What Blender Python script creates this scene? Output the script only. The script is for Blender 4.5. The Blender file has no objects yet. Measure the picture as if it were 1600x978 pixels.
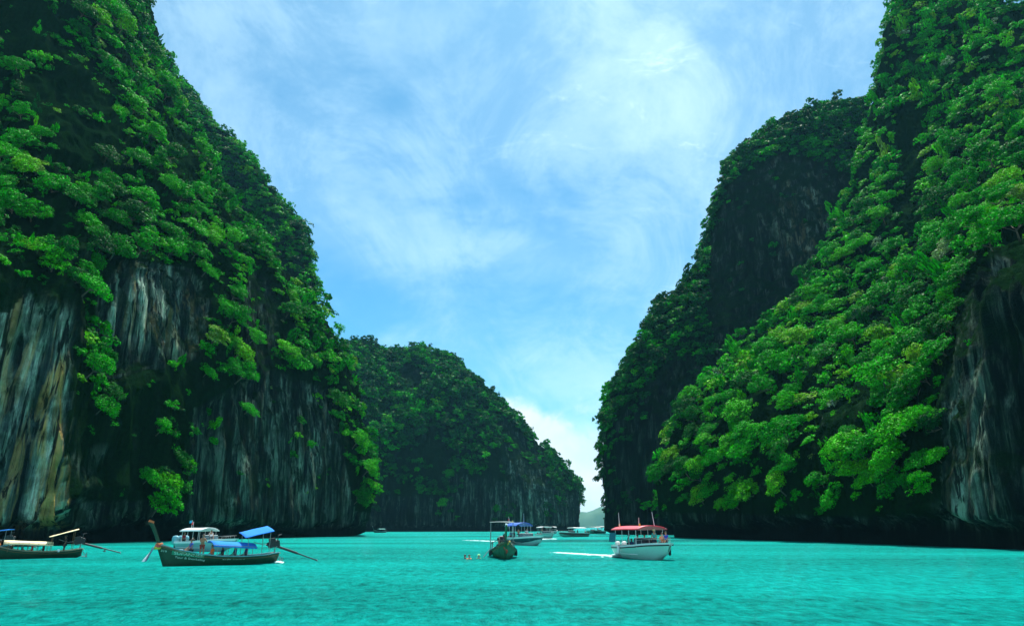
import bpy, bmesh, math, random
import numpy as np
from mathutils import Vector, Matrix, Euler
R = math.radians
random.seed(7)
rng = np.random.default_rng(11)
SC = bpy.context.scene
COL = SC.collection

# ------------------------------------------------------------------ camera
F, CX, CY = 1067.0, 800.0, 489.0
CAM_H = 2.8
PITCH = math.atan((823.5 - CY) / F)
cam_d = bpy.data.cameras.new('camera')
cam = bpy.data.objects.new('camera', cam_d)
COL.objects.link(cam)
cam.location = (0, 0, CAM_H)
cam.rotation_euler = (R(90) + PITCH, 0, 0)
cam_d.sensor_width = 36
cam_d.lens = 36 * F / 1600
cam_d.clip_start = 0.1
cam_d.clip_end = 30000
SC.camera = cam

# ------------------------------------------------------------------ light
SUN_AZ, SUN_EL = 7.0, 66.0
sun_dir = Vector((math.sin(R(SUN_AZ)) * math.cos(R(SUN_EL)), math.cos(R(SUN_AZ)) * math.cos(R(SUN_EL)), math.sin(R(SUN_EL))))
sl = bpy.data.lights.new('sun', 'SUN')
sun = bpy.data.objects.new('sun', sl)
COL.objects.link(sun)
sun.rotation_euler = (-sun_dir).to_track_quat('-Z', 'Y').to_euler()
sun.location = (0, 0, 400)
sl.energy = 5.0
sl.angle = R(0.5)
sl.color = (1.0, 0.97, 0.90)

SC.view_settings.view_transform = 'Standard'
SC.view_settings.look = 'None'
SC.view_settings.gamma = 1
SC.view_settings.use_curve_mapping = False
SC.view_settings.exposure = 0.9
SC.cycles.max_bounces = 5
SC.cycles.diffuse_bounces = 2
SC.cycles.glossy_bounces = 2
SC.cycles.transmission_bounces = 3
SC.cycles.volume_bounces = 0
SC.cycles.transparent_max_bounces = 6
SC.cycles.use_denoising = True

# ------------------------------------------------------------------ node helpers
class NT:
    def __init__(s, tree):
        s.t = tree; s.n = tree.nodes; s.l = tree.links
    def new(s, typ, ins=None, **kw):
        n = s.n.new(typ)
        for k, v in kw.items(): setattr(n, k, v)
        for k, v in (ins or {}).items(): s.put(n.inputs[k], v)
        return n
    def put(s, sock, v):
        if isinstance(v, bpy.types.Node): v = v.outputs[0]
        if isinstance(v, bpy.types.NodeSocket): s.l.new(v, sock)
        else: sock.default_value = v
    def math(s, op, a, b=0.0, c=0.0, clamp=False):
        n = s.n.new('ShaderNodeMath'); n.operation = op; n.use_clamp = clamp
        s.put(n.inputs[0], a); s.put(n.inputs[1], b); s.put(n.inputs[2], c)
        return n.outputs[0]
    def mix(s, f, a, b, mode='MIX'):
        n = s.n.new('ShaderNodeMix'); n.data_type = 'RGBA'; n.blend_type = mode
        s.put(n.inputs['Factor'], f); s.put(n.inputs[6], a); s.put(n.inputs[7], b)
        return n.outputs[2]
    def ramp(s, f, stops, interp='LINEAR'):
        n = s.n.new('ShaderNodeValToRGB'); e = n.color_ramp.elements
        n.color_ramp.interpolation = interp
        while len(e) < len(stops): e.new(0.5)
        for i, (p, c) in enumerate(stops):
            e[i].position = p
            e[i].color = (c, c, c, 1) if not isinstance(c, (tuple, list)) else (*c[:3], 1)
        s.put(n.inputs[0], f)
        return n.outputs[0]
    def mapping(s, vec, scale=(1, 1, 1), rot=(0, 0, 0), loc=(0, 0, 0)):
        n = s.n.new('ShaderNodeMapping')
        s.put(n.inputs['Vector'], vec)
        n.inputs['Scale'].default_value = scale; n.inputs['Rotation'].default_value = rot; n.inputs['Location'].default_value = loc
        return n.outputs[0]
    def noise(s, vec, scale, detail=4, rough=0.5, dist=0.0, out=0):
        n = s.n.new('ShaderNodeTexNoise')
        s.put(n.inputs['Vector'], vec)
        n.inputs['Scale'].default_value = scale; n.inputs['Detail'].default_value = detail
        n.inputs['Roughness'].default_value = rough; n.inputs['Distortion'].default_value = dist
        return n.outputs[out]

def c4(c): return (c[0], c[1], c[2], 1)

# ------------------------------------------------------------------ sky
w = bpy.data.worlds.new('World'); SC.world = w; w.use_nodes = True
g = NT(w.node_tree); g.n.clear()
sky = g.new('ShaderNodeTexSky', sky_type='NISHITA', sun_disc=False, sun_elevation=R(SUN_EL), sun_rotation=R(SUN_AZ),
            altitude=0, air_density=1.0, dust_density=0.6, ozone_density=1.6)
tc = g.new('ShaderNodeTexCoord')
d = tc.outputs['Generated']
sep = g.new('ShaderNodeSeparateXYZ', {0: d})
zc = g.math('MAXIMUM', sep.outputs[2], 0.0)
den = g.math('ADD', zc, 0.42)
px = g.math('DIVIDE', sep.outputs[0], den); py = g.math('DIVIDE', sep.outputs[1], den)
pl = g.new('ShaderNodeCombineXYZ', {0: px, 1: py, 2: 0.0}).outputs[0]
tint = g.mix(1.0, sky.outputs[0], (0.56, 1.40, 1.62, 1), 'MULTIPLY')
# high cirrus: long soft veils crossing diagonally
m1 = g.mapping(pl, (0.95, 1.1, 1), (0, 0, R(35)), (3.1, 1.7, 0))
n1 = g.noise(m1, 1.3, 7, 0.6, 0.3)
m2 = g.mapping(pl, (2.2, 1.5, 1), (0, 0, R(-35)), (0.3, 4.4, 0))
n2 = g.noise(m2, 2.4, 10, 0.68, 0.7)
veil = g.ramp(n1, [(0.32, 0.06), (0.50, 0.6), (0.68, 1.0)], 'EASE')
wisp = g.ramp(n2, [(0.36, 0.38), (0.66, 0.95)], 'EASE')
cir = g.math('MULTIPLY', veil, wisp, clamp=True)
n5 = g.noise(g.mapping(pl, (2.5, 5.5, 1), (0, 0, R(20)), (1.3, 0.4, 0)), 2.6, 8, 0.72, 0.6)
spot = g.math('MULTIPLY', g.ramp(n5, [(0.56, 0.0), (0.74, 1.0)], 'EASE'), g.ramp(n1, [(0.42, 0.0), (0.6, 0.5)], 'EASE'))
cir = g.math('MULTIPLY', g.math('ADD', cir, spot), 0.78, clamp=True)
skyc = g.mix(cir, tint, (8.6, 12.2, 14.0, 1))
# low bank of cumulus near the horizon
az = g.math('ARCTAN2', sep.outputs[0], sep.outputs[1])
cb = g.new('ShaderNodeCombineXYZ', {0: g.math('MULTIPLY', az, 1.0), 1: g.math('MULTIPLY', sep.outputs[2], 1.3), 2: 0.0}).outputs[0]
n3 = g.noise(cb, 9.0, 7, 0.55, 0.3)
n4 = g.noise(g.new('ShaderNodeCombineXYZ', {0: az, 1: 0.3, 2: 0.0}).outputs[0], 5.0, 2, 0.5)
top = g.math('ADD', g.math('MULTIPLY', n4, 0.10), g.math('MULTIPLY', n3, 0.20))
edge = g.math('SUBTRACT', g.math('ADD', top, 0.03), sep.outputs[2])
cum = g.ramp(g.math('MULTIPLY', edge, 28.0), [(0.0, 0.0), (1.0, 0.85)], 'EASE')
cumcol = g.mix(g.ramp(n3, [(0.35, 0.0), (0.62, 1.0)]), (8.4, 10.2, 11.4, 1), (11.9, 12.6, 13.0, 1))
skyc = g.mix(cum, skyc, cumcol)
bg = g.new('ShaderNodeBackground', {'Color': skyc, 'Strength': 0.053})
wo = g.new('ShaderNodeOutputWorld', {'Surface': bg})

# ------------------------------------------------------------------ pixel ray -> world point
CP, SP = math.cos(PITCH), math.sin(PITCH)
def P(px, py, D):
    v = (CY - py) / F
    t = D / (CP - v * SP)
    return np.array([(px - CX) / F * t, D, CAM_H + t * (v * CP + SP)])
def base_py(D, z=0.0):
    return CY - F * math.tan(math.atan((z - CAM_H) / D) - PITCH)
def B(px, D, z=0.0):
    return P(px, base_py(D, z), D)
def project(p):
    p = np.asarray(p, float)
    x, y, z = p[..., 0], p[..., 1], p[..., 2] - CAM_H
    f = y * CP + z * SP
    f = np.where(f < 0.1, 0.1, f)
    return CX + F * x / f, CY - F * (z * CP - y * SP) / f, f

# ------------------------------------------------------------------ numpy noise
def _h(i, j, k, s):
    n = (i * 374761393 + j * 668265263 + k * 2147483647 + s * 1274126177) & 0xFFFFFFFF
    n = ((n ^ (n >> 13)) * 1274126177) & 0xFFFFFFFF
    n = n ^ (n >> 16)
    return (n & 0xFFFF) / 32767.5 - 1.0
def vn(p, s=0):
    f = np.floor(p).astype(np.int64); t = p - f
    t = t * t * t * (t * (t * 6 - 15) + 10)
    i, j, k = f[..., 0], f[..., 1], f[..., 2]
    x, y, z = t[..., 0], t[..., 1], t[..., 2]
    def L(a, b, u): return a + (b - a) * u
    r = L(L(L(_h(i, j, k, s), _h(i + 1, j, k, s), x), L(_h(i, j + 1, k, s), _h(i + 1, j + 1, k, s), x), y),
          L(L(_h(i, j, k + 1, s), _h(i + 1, j, k + 1, s), x), L(_h(i, j + 1, k + 1, s), _h(i + 1, j + 1, k + 1, s), x), y), z)
    return r
def fbm(p, sc, oct=3, s=0, rough=0.5):
    p = p / np.array(sc, float); a = 1.0; o = 0.0; tot = 0
    for k in range(oct):
        o = o + a * vn(p + 17.3 * k, s + k); tot += a; a *= rough; p = p * 2.03
    return o / tot

# ------------------------------------------------------------------ object helpers
def link(o, parent=None):
    COL.objects.link(o)
    if parent is not None: o.parent = parent
    return o
def tag(o, label=None, cat=None, group=None, kind=None):
    if label: o['label'] = label
    if cat: o['category'] = cat
    if group: o['group'] = group
    if kind: o['kind'] = kind
    return o
def empty(name, loc, rz=0.0, label=None, cat=None, group=None):
    o = bpy.data.objects.new(name, None); COL.objects.link(o)
    o.empty_display_size = 0.2
    o.location = loc; o.rotation_euler = (0, 0, rz)
    return tag(o, label, cat, group)
def np_mesh(name, verts, faces, mats=(), smooth=False, attrs=None):
    me = bpy.data.meshes.new(name)
    verts = np.asarray(verts, np.float32); faces = np.asarray(faces, np.int32)
    k = faces.shape[1]
    me.vertices.add(len(verts)); me.vertices.foreach_set('co', verts.ravel())
    me.loops.add(faces.size); me.loops.foreach_set('vertex_index', faces.ravel())
    me.polygons.add(len(faces)); me.polygons.foreach_set('loop_start', np.arange(0, faces.size, k, dtype=np.int32))
    try: me.polygons.foreach_set('loop_total', np.full(len(faces), k, np.int32))
    except Exception: pass
    if smooth: me.polygons.foreach_set('use_smooth', np.ones(len(faces), bool))
    for m in mats: me.materials.append(m)
    for nm, arr in (attrs or {}).items():
        a = me.attributes.new(nm, 'FLOAT', 'POINT'); a.data.foreach_set('value', np.asarray(arr, np.float32))
    me.update(calc_edges=True)
    return me

class MB:
    """collects shapes, links them as one mesh object"""
    def __init__(s): s.v = []; s.f = []
    def add(s, v, f):
        o = len(s.v); s.v += [tuple(map(float, q)) for q in v]; s.f += [tuple(i + o for i in q) for q in f]; return s
    def box(s, c, size, rot=None, taper=1.0):
        x, y, z = [q / 2 for q in size]
        vs = [Vector((sx * x * (taper if sz > 0 else 1), sy * y * (taper if sz > 0 else 1), sz * z)) for sx in (-1, 1) for sy in (-1, 1) for sz in (-1, 1)]
        if rot is not None:
            m = Euler(rot).to_matrix(); vs = [m @ q for q in vs]
        vs = [q + Vector(c) for q in vs]
        return s.add(vs, [(0, 1, 3, 2), (4, 6, 7, 5), (0, 4, 5, 1), (2, 3, 7, 6), (0, 2, 6, 4), (1, 5, 7, 3)])
    def tube(s, pts, r, n=8, close=True):
        pts = [Vector(p) for p in pts]
        rr = r if isinstance(r, (list, tuple)) else [r] * len(pts)
        vs, fs = [], []
        up = Vector((0, 0, 1))
        for i, p in enumerate(pts):
            d = (pts[min(i + 1, len(pts) - 1)] - pts[max(i - 1, 0)]).normalized()
            a = d.cross(up if abs(d.z) < 0.95 else Vector((1, 0, 0))).normalized(); b = d.cross(a)
            for k in range(n):
                t = 2 * math.pi * k / n
                vs.append(p + (a * math.cos(t) + b * math.sin(t)) * rr[i])
        for i in range(len(pts) - 1):
            for k in range(n):
                fs.append((i * n + k, i * n + (k + 1) % n, (i + 1) * n + (k + 1) % n, (i + 1) * n + k))
        if close: fs += [tuple(range(n))[::-1], tuple(range((len(pts) - 1) * n, len(pts) * n))]
        return s.add(vs, fs)
    def ball(s, c, r, nu=10, nv=7, rot=None):
        if not isinstance(r, (list, tuple)): r = (r, r, r)
        vs = [Vector((0, 0, r[2]))]; fs = []
        for j in range(1, nv):
            a = math.pi * j / nv
            for i in range(nu):
                t = 2 * math.pi * i / nu
                vs.append(Vector((r[0] * math.sin(a) * math.cos(t), r[1] * math.sin(a) * math.sin(t), r[2] * math.cos(a))))
        vs.append(Vector((0, 0, -r[2]))); last = len(vs) - 1
        for i in range(nu):
            fs.append((0, 1 + i, 1 + (i + 1) % nu)); fs.append((last, last - nu + (i + 1) % nu, last - nu + i))
            for j in range(nv - 2):
                a = 1 + j * nu + i; b = 1 + j * nu + (i + 1) % nu
                fs.append((a, a + nu, b + nu, b))
        if rot is not None:
            m = Euler(rot).to_matrix(); vs = [m @ q for q in vs]
        return s.add([q + Vector(c) for q in vs], fs)
    def sheet(s, rows, th=0.03):
        """rows: grid of points; given thickness downwards"""
        n = len(rows); m = len(rows[0])
        vs = [tuple(p) for r_ in rows for p in r_] + [(p[0], p[1], p[2] - th) for r_ in rows for p in r_]
        N = n * m; fs = []
        for i in range(n - 1):
            for j in range(m - 1):
                a = i * m + j
                fs.append((a, a + 1, a + m + 1, a + m)); fs.append((N + a, N + a + m, N + a + m + 1, N + a + 1))
        for i in range(n - 1):
            for j in (0, m - 1):
                a = i * m + j; fs.append((a, a + m, N + a + m, N + a) if j == 0 else (a + m, a, N + a, N + a + m))
        for j in range(m - 1):
            for i in (0, n - 1):
                a = i * m + j; fs.append((a + 1, a, N + a, N + a + 1) if i == 0 else (a, a + 1, N + a + 1, N + a))
        return s.add(vs, fs)
    def rings(s, rings, close_ends=True):
        n = len(rings[0]); vs = [p for r_ in rings for p in r_]; fs = []
        for i in range(len(rings) - 1):
            for k in range(n):
                fs.append((i * n + k, i * n + (k + 1) % n, (i + 1) * n + (k + 1) % n, (i + 1) * n + k))
        if close_ends: fs += [tuple(range(n))[::-1], tuple(range((len(rings) - 1) * n, len(rings) * n))]
        return s.add(vs, fs)
    def mesh(s, name, mat, smooth=False):
        me = bpy.data.meshes.new(name); me.from_pydata(s.v, [], s.f)
        me.materials.append(mat)
        if smooth: me.polygons.foreach_set('use_smooth', [True] * len(s.f))
        bm = bmesh.new(); bm.from_mesh(me); bmesh.ops.recalc_face_normals(bm, faces=bm.faces); bm.to_mesh(me); bm.free()
        return me
    def build(s, name, mat, parent=None, smooth=False, label=None):
        o = bpy.data.objects.new(name, s.mesh(name, mat, smooth))
        link(o, parent)
        if label: o['label'] = label
        return o

# ------------------------------------------------------------------ materials
def new_mat(name):
    m = bpy.data.materials.new(name); m.use_nodes = True
    t = NT(m.node_tree); t.n.clear()
    return m, t
def paint(name, col, rough=0.4, metal=0.0, wear=0.25, coat=0.0, scale=6.0):
    m, t = new_mat(name)
    co = t.new('ShaderNodeTexCoord').outputs['Object']
    n = t.noise(co, scale, 5, 0.6)
    f = t.ramp(n, [(0.35, 0.0), (0.75, 1.0)])
    dk = tuple(c * (1 - wear) for c in col)
    cc = t.mix(f, c4(col), c4(dk))
    rr = t.math('ADD', t.math('MULTIPLY', f, 0.2), rough)
    b = t.new('ShaderNodeBsdfPrincipled', {'Base Color': cc, 'Roughness': rr, 'Metallic': metal, 'Coat Weight': coat})
    t.new('ShaderNodeOutputMaterial', {'Surface': b})
    return m
_pc = {}
def pm(name, col, **kw):
    if name not in _pc: _pc[name] = paint(name, col, **kw)
    return _pc[name]

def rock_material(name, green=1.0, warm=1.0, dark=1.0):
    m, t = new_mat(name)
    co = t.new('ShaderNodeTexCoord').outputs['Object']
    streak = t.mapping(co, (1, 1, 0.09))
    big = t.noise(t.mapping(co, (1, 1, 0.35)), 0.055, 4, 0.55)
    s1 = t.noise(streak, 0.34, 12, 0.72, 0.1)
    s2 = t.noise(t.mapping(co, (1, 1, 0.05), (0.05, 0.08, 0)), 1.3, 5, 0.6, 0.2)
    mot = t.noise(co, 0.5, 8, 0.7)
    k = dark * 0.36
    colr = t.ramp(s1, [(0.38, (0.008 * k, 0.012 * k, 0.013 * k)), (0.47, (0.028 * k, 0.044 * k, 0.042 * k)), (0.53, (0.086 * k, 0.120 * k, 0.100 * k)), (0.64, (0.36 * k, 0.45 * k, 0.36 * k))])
    och = t.ramp(t.math('ADD', t.noise(streak, 0.30, 6, 0.6, 0.9), t.math('MULTIPLY', t.new('ShaderNodeAttribute', attribute_name='ochre').outputs['Fac'], 0.07)), [(0.54, 0.0), (0.66, 0.9 * warm)])
    pale = t.new('ShaderNodeAttribute', attribute_name='pale').outputs['Fac']; oc = t.new('ShaderNodeAttribute', attribute_name='ochre').outputs['Fac']
    pm2 = t.math('ADD', 1.0, t.math('MULTIPLY', pale, 4.2))  # zone brightening of the rock colour, partly painted sunlight
    colr = t.mix(1.0, colr, t.new('ShaderNodeCombineXYZ', {0: pm2, 1: pm2, 2: pm2}).outputs[0], 'MULTIPLY')
    och = t.math('MULTIPLY', och, t.math('ADD', 0.02, t.math('MULTIPLY', oc, 1.0)), clamp=True)
    colr = t.mix(och, colr, (1.3 * k, 0.85 * k, 0.30 * k, 1))
    blk = t.ramp(s2, [(0.41, 0.93), (0.49, 0.0)])
    colr = t.mix(blk, colr, (0.006, 0.010, 0.011, 1))
    colr = t.mix(t.ramp(mot, [(0.40, 0.0), (0.62, 0.55)]), colr, t.mix(1.0, colr, (0.34, 0.72, 0.48, 1), 'MULTIPLY'))
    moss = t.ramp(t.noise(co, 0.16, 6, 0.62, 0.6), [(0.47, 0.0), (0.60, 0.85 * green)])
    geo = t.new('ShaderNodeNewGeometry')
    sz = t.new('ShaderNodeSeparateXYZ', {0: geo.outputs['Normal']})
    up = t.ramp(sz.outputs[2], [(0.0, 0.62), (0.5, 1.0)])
    moss = t.math('MAXIMUM', t.math('MULTIPLY', moss, up), t.ramp(t.math('ADD', sz.outputs[2], t.math('MULTIPLY', mot, 0.3)), [(0.42, 0.0), (0.62, 0.92)]))  # upward term darkens sunlit ledge tops by colour; noise term is moss stain
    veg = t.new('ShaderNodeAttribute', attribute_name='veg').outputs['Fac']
    moss = t.math('MAXIMUM', moss, t.math('MULTIPLY', veg, 0.95))  # dark growth under plants, deepened to paint the shade between crowns
    moss_shade_col = t.ramp(t.noise(co, 1.3, 5, 0.6), [(0.3, (0.002, 0.009, 0.003)), (0.7, (0.004, 0.022, 0.005))])
    colr = t.mix(moss, colr, moss_shade_col)
    pz = t.new('ShaderNodeSeparateXYZ', {0: geo.outputs['Position']}).outputs[2]
    undercut_shade = t.ramp(t.math('MULTIPLY', pz, 0.1), [(0.22, 1.0), (0.42, 0.0)])
    colr = t.mix(t.math('MULTIPLY', undercut_shade, 0.93), colr, (0.008, 0.011, 0.010, 1))  # black waterline band paints the shade of the undercut into the rock
    hgt = t.math('ADD', t.math('MULTIPLY', s1, 1.0), t.math('ADD', t.math('MULTIPLY', mot, 0.45), t.math('MULTIPLY', t.noise(co, 2.8, 5, 0.65), 0.25)))
    bmp = t.new('ShaderNodeBump', {'Height': hgt, 'Strength': 0.9, 'Distance': 0.9})
    b = t.new('ShaderNodeBsdfPrincipled', {'Base Color': colr, 'Roughness': 0.9, 'Normal': bmp, 'Specular IOR Level': 0.0})
    t.new('ShaderNodeOutputMaterial', {'Surface': b})
    return m

def leaf_material(name, mul=1.0, blue=0.0):
    m, t = new_mat(name)
    a = t.new('ShaderNodeAttribute', attribute_name='tint').outputs['Fac']
    ao = t.new('ShaderNodeAttribute', attribute_name='tint', attribute_type='OBJECT').outputs['Fac']
    lf = t.new('ShaderNodeAttribute', attribute_name='leaf').outputs['Fac']
    x = t.math('ADD', t.math('ADD', a, ao), t.math('MULTIPLY', t.math('SUBTRACT', lf, 0.5), 0.16), clamp=True)
    k = mul
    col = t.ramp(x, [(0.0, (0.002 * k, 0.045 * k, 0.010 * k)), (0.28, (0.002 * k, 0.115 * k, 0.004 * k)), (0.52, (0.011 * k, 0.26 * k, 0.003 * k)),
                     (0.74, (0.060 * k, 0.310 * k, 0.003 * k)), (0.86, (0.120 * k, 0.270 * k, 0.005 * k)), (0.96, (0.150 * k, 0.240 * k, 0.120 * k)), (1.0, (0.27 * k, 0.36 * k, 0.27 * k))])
    br = t.math('ADD', t.math('MULTIPLY', t.math('FRACT', t.math('MULTIPLY', lf, 7.31)), 1.5), 0.30)
    col = t.mix(1.0, col, t.new('ShaderNodeCombineXYZ', {0: br, 1: br, 2: br}).outputs[0], 'MULTIPLY')
    b = t.new('ShaderNodeBsdfPrincipled', {'Base Color': col, 'Roughness': 0.6, 'Specular IOR Level': 0.05})
    tr = t.new('ShaderNodeBsdfTranslucent', {'Color': t.mix(1.0, col, (1.0, 1.35, 0.4, 1), 'MULTIPLY')})
    mx = t.new('ShaderNodeMixShader', {0: 0.20, 1: b, 2: tr})
    t.new('ShaderNodeOutputMaterial', {'Surface': mx})
    return m

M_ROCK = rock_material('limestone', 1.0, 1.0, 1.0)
M_ROCK_DARK = rock_material('shade_painted_limestone', 1.0, 0.6, 0.6)  # same limestone with the headland's shade put into its colour
M_LEAF = leaf_material('leaves', 1.16)
M_BARK = paint('bark', (0.14, 0.11, 0.08), 0.85, wear=0.5)

# ------------------------------------------------------------------ water
def water_material():
    m, t = new_mat('turquoise_water')
    co = t.new('ShaderNodeTexCoord').outputs['Object']
    st = t.mapping(co, (0.32, 1, 1), (0, 0, R(4)))
    big = t.noise(st, 0.035, 4, 0.55, 0.4)
    mid = t.noise(t.mapping(co, (1, 0.55, 1), (0, 0, R(6))), 1.7, 9, 0.72, 0.3)
    n0 = t.noise(t.mapping(co, (0.8, 0.7, 1), (0, 0, R(-8))), 0.8, 3, 0.55, 0.3)
    n1 = t.noise(t.mapping(co, (1, 0.5, 1), (0, 0, R(9))), 3.4, 6, 0.66, 0.3)
    c = t.ramp(t.math('ADD', t.math('MULTIPLY', big, 0.5), t.math('MULTIPLY', mid, 0.5)), [(0.38, (0.0, 0.075, 0.060)), (0.49, (0.0, 0.28, 0.232)), (0.60, (0.0, 0.48, 0.41))])  # noise paints dark and bright ripple reflections into the water colour
    n9 = t.noise(t.mapping(co, (1, 0.5, 1), (0, 0, R(-5))), 9.0, 4, 0.6, 0.2)
    h = t.math('ADD', t.math('MULTIPLY', n9, 0.16), t.math('ADD', t.math('MULTIPLY', n0, 0.55), t.math('MULTIPLY', n1, 0.42)))
    bmp = t.new('ShaderNodeBump', {'Height': h, 'Strength': 1.0, 'Distance': 1.5})
    df = t.new('ShaderNodeBsdfDiffuse', {'Color': c, 'Normal': bmp})
    gl = t.new('ShaderNodeBsdfGlossy', {'Color': (0.34, 0.95, 1.0, 1), 'Roughness': 0.06, 'Normal': bmp})
    g2 = t.new('ShaderNodeBsdfGlossy', {'Color': (0.30, 0.95, 1.0, 1), 'Roughness': 0.36, 'Normal': bmp})   # wavelets too small to resolve
    gl = t.new('ShaderNodeMixShader', {0: 0.14, 1: gl, 2: g2})
    fr = t.new('ShaderNodeFresnel', {'IOR': 1.33, 'Normal': bmp})
    b = t.new('ShaderNodeMixShader', {0: t.math('MULTIPLY', fr, 1.0, clamp=True), 1: df, 2: gl})
    t.new('ShaderNodeOutputMaterial', {'Surface': b})
    return m
M_WATER = water_material()
def build_water():
    ys = np.concatenate([np.linspace(-60, 4, 9), np.geomspace(6, 5000, 300)])
    xs_u = np.concatenate([-np.geomspace(1, 0.004, 80), [0], np.geomspace(0.004, 1, 80)])
    V = []
    for y in ys:
        half = 140 + max(y, 0) * 1.6
        half = min(half, 4900)
        V.append(np.stack([xs_u * half, np.full_like(xs_u, y), np.zeros_like(xs_u)], -1))
    V = np.array(V); n, k = V.shape[:2]
    p = V.reshape(-1, 3)
    fade = np.clip(1 - p[:, 1] / 160, 0, 1) * (np.abs(p[:, 0]) < 110)
    p[:, 2] += fade * (0.07 * vn(np.stack([p[:, 0] / 2.6, p[:, 1] / 1.1, p[:, 1] * 0], -1), 5) + 0.08 * vn(np.stack([p[:, 0] / 7, p[:, 1] / 3.2, p[:, 1] * 0], -1), 9))
    i = np.arange(n - 1)[:, None] * k + np.arange(k - 1)[None]
    f = np.stack([i, i + 1, i + k + 1, i + k], -1).reshape(-1, 4)
    o = bpy.data.objects.new('sea_water', np_mesh('sea_water', p, f, [M_WATER], True)); link(o)
    tag(o, 'turquoise lagoon water with small ripples between the cliffs', kind='structure')
build_water()

# ------------------------------------------------------------------ cliffs
def cr(a, n_per):
    """catmull-rom along axis 0; n_per: samples per segment"""
    a = np.asarray(a, float); C = len(a); out = []
    for i in range(C - 1):
        p0 = a[max(i - 1, 0)]; p1 = a[i]; p2 = a[i + 1]; p3 = a[min(i + 2, C - 1)]
        if i == 0: p0 = 2 * p1 - p2
        if i + 2 > C - 1: p3 = 2 * p2 - p1
        m1 = (p2 - p0) * 0.36; m2 = (p3 - p1) * 0.36
        for t in np.arange(n_per[i]) / n_per[i]:
            t2, t3 = t * t, t * t * t
            out.append((2 * t3 - 3 * t2 + 1) * p1 + (t3 - 2 * t2 + t) * m1 + (-2 * t3 + 3 * t2) * p2 + (t3 - t2) * m2)
    out.append(a[-1])
    return np.array(out)

# ------------------------------------------------------------------ vegetation placement
def inpoly(px, py, poly):
    c = np.zeros(px.shape, bool); n = len(poly); j = n - 1
    for i in range(n):
        xi, yi = poly[i]; xj, yj = poly[j]
        k = ((yi > py) != (yj > py)) & (px < (xj - xi) * (py - yi) / (yj - yi + 1e-9) + xi)
        c ^= k; j = i
    return c
BARE = {  # zones of open rock on each cliff face (pixel outline, chance that a plant still grows there)
 'L1': [([(-300, 450), (15, 490), (45, 450), (70, 505), (100, 480), (118, 520), (108, 640), (100, 840), (-300, 840)], 0.00),
        ([(118, 600), (170, 560), (330, 600), (330, 700), (200, 760), (110, 840), (100, 700)], 0.5),
        ([(150, 470), (190, 405), (300, 420), (330, 470), (310, 560), (160, 600)], 0.05),
        ([(300, 640), (420, 575), (510, 610), (535, 690), (560, 840), (290, 840)], 0.18),
        ([(385, 420), (425, 440), (445, 560), (405, 590), (372, 520)], 0.2),
        ([(100, 780), (600, 800), (600, 850), (100, 850)], 0.0),
        ([(50, 130), (110, 60), (170, 140), (200, 250), (130, 260), (70, 220)], 0.5),
        ([(-50, 10), (130, 0), (120, 40), (30, 70), (-50, 50)], 0.3),
        ([(215, -50), (260, -50), (262, 100), (235, 60)], 0.5),
        ([(255, 200), (300, 210), (310, 290), (265, 300)], 0.25)],
 'L2': [],
 'MH': [([(700, 620), (790, 700), (860, 760), (880, 840), (740, 840), (560, 840), (560, 720), (650, 700)], 0.6),
        ([(540, 770), (920, 790), (920, 840), (540, 840)], 0.03), ([(730, 600), (760, 640), (850, 700), (865, 820), (800, 830), (790, 700)], 0.2), ([(625, 570), (655, 570), (665, 610), (625, 620)], 0.1), ([(700, 740), (905, 770), (905, 840), (700, 840)], 0.10)],
 'RB': [([(1140, 290), (1220, 240), (1300, 260), (1340, 300), (1320, 420), (1270, 470), (1180, 540), (1120, 560), (1105, 480), (1110, 380)], 0.06),
        ([(960, 660), (1060, 560), (1160, 560), (1120, 640), (1040, 840), (940, 840), (945, 700)], 0.16)],
 'R1': [([(1475, 560), (1500, 480), (1530, 415), (1600, 380), (2200, 370), (3300, 380), (3300, 860), (1470, 860)], 0.05),
        ([(960, 798), (1470, 808), (1470, 860), (960, 860)], 0.04), 
        ([(1400, 180), (1440, 160), (1450, 280), (1410, 300)], 0.3), ([(1395, 300), (1445, 330), (1450, 420), (1410, 420)], 0.5)]}
BRIGHTENED_ZONES = {  # rock colour brightened, on the left pillar standing in for sunlight: (outline, amount, ochre amount)
 'L1': [([(-300, 455), (60, 455), (118, 500), (108, 640), (98, 850), (-300, 850)], 0.85, 0.6), ([(50, 620), (92, 540), (120, 560), (104, 850), (20, 850)], 1.1, 1.15), ([(165, 440), (190, 400), (300, 415), (325, 480), (305, 560), (170, 520)], 0.6, 0.35),
        ([(400, 575), (520, 600), (548, 690), (575, 860), (330, 860), (380, 700)], 0.22, 0.05)],
 'RB': [([(1215, 250), (1275, 255), (1300, 330), (1290, 430), (1215, 420)], 0.4, 0.5)],
 'R1': [([(1465, 600), (1520, 590), (1560, 700), (1600, 860), (1480, 860)], 0.3, 0.1)],
 'MH': [([(780, 700), (870, 740), (880, 830), (790, 830)], 0.35, 0.15)], 'L2': []}
def blur_mask(px, py, zones, idx):
    out = np.zeros(px.shape)
    for z in zones:
        acc = sum(inpoly(px + dx, py + dy, z[0]).astype(float) for dx, dy in ((0, 0), (9, 0), (-9, 0), (0, 12), (0, -12), (14, 14), (-14, -14), (-14, 14), (14, -14))) / 9
        out = np.maximum(out, acc * z[idx])
    return out
CLIFFS = {}
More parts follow.
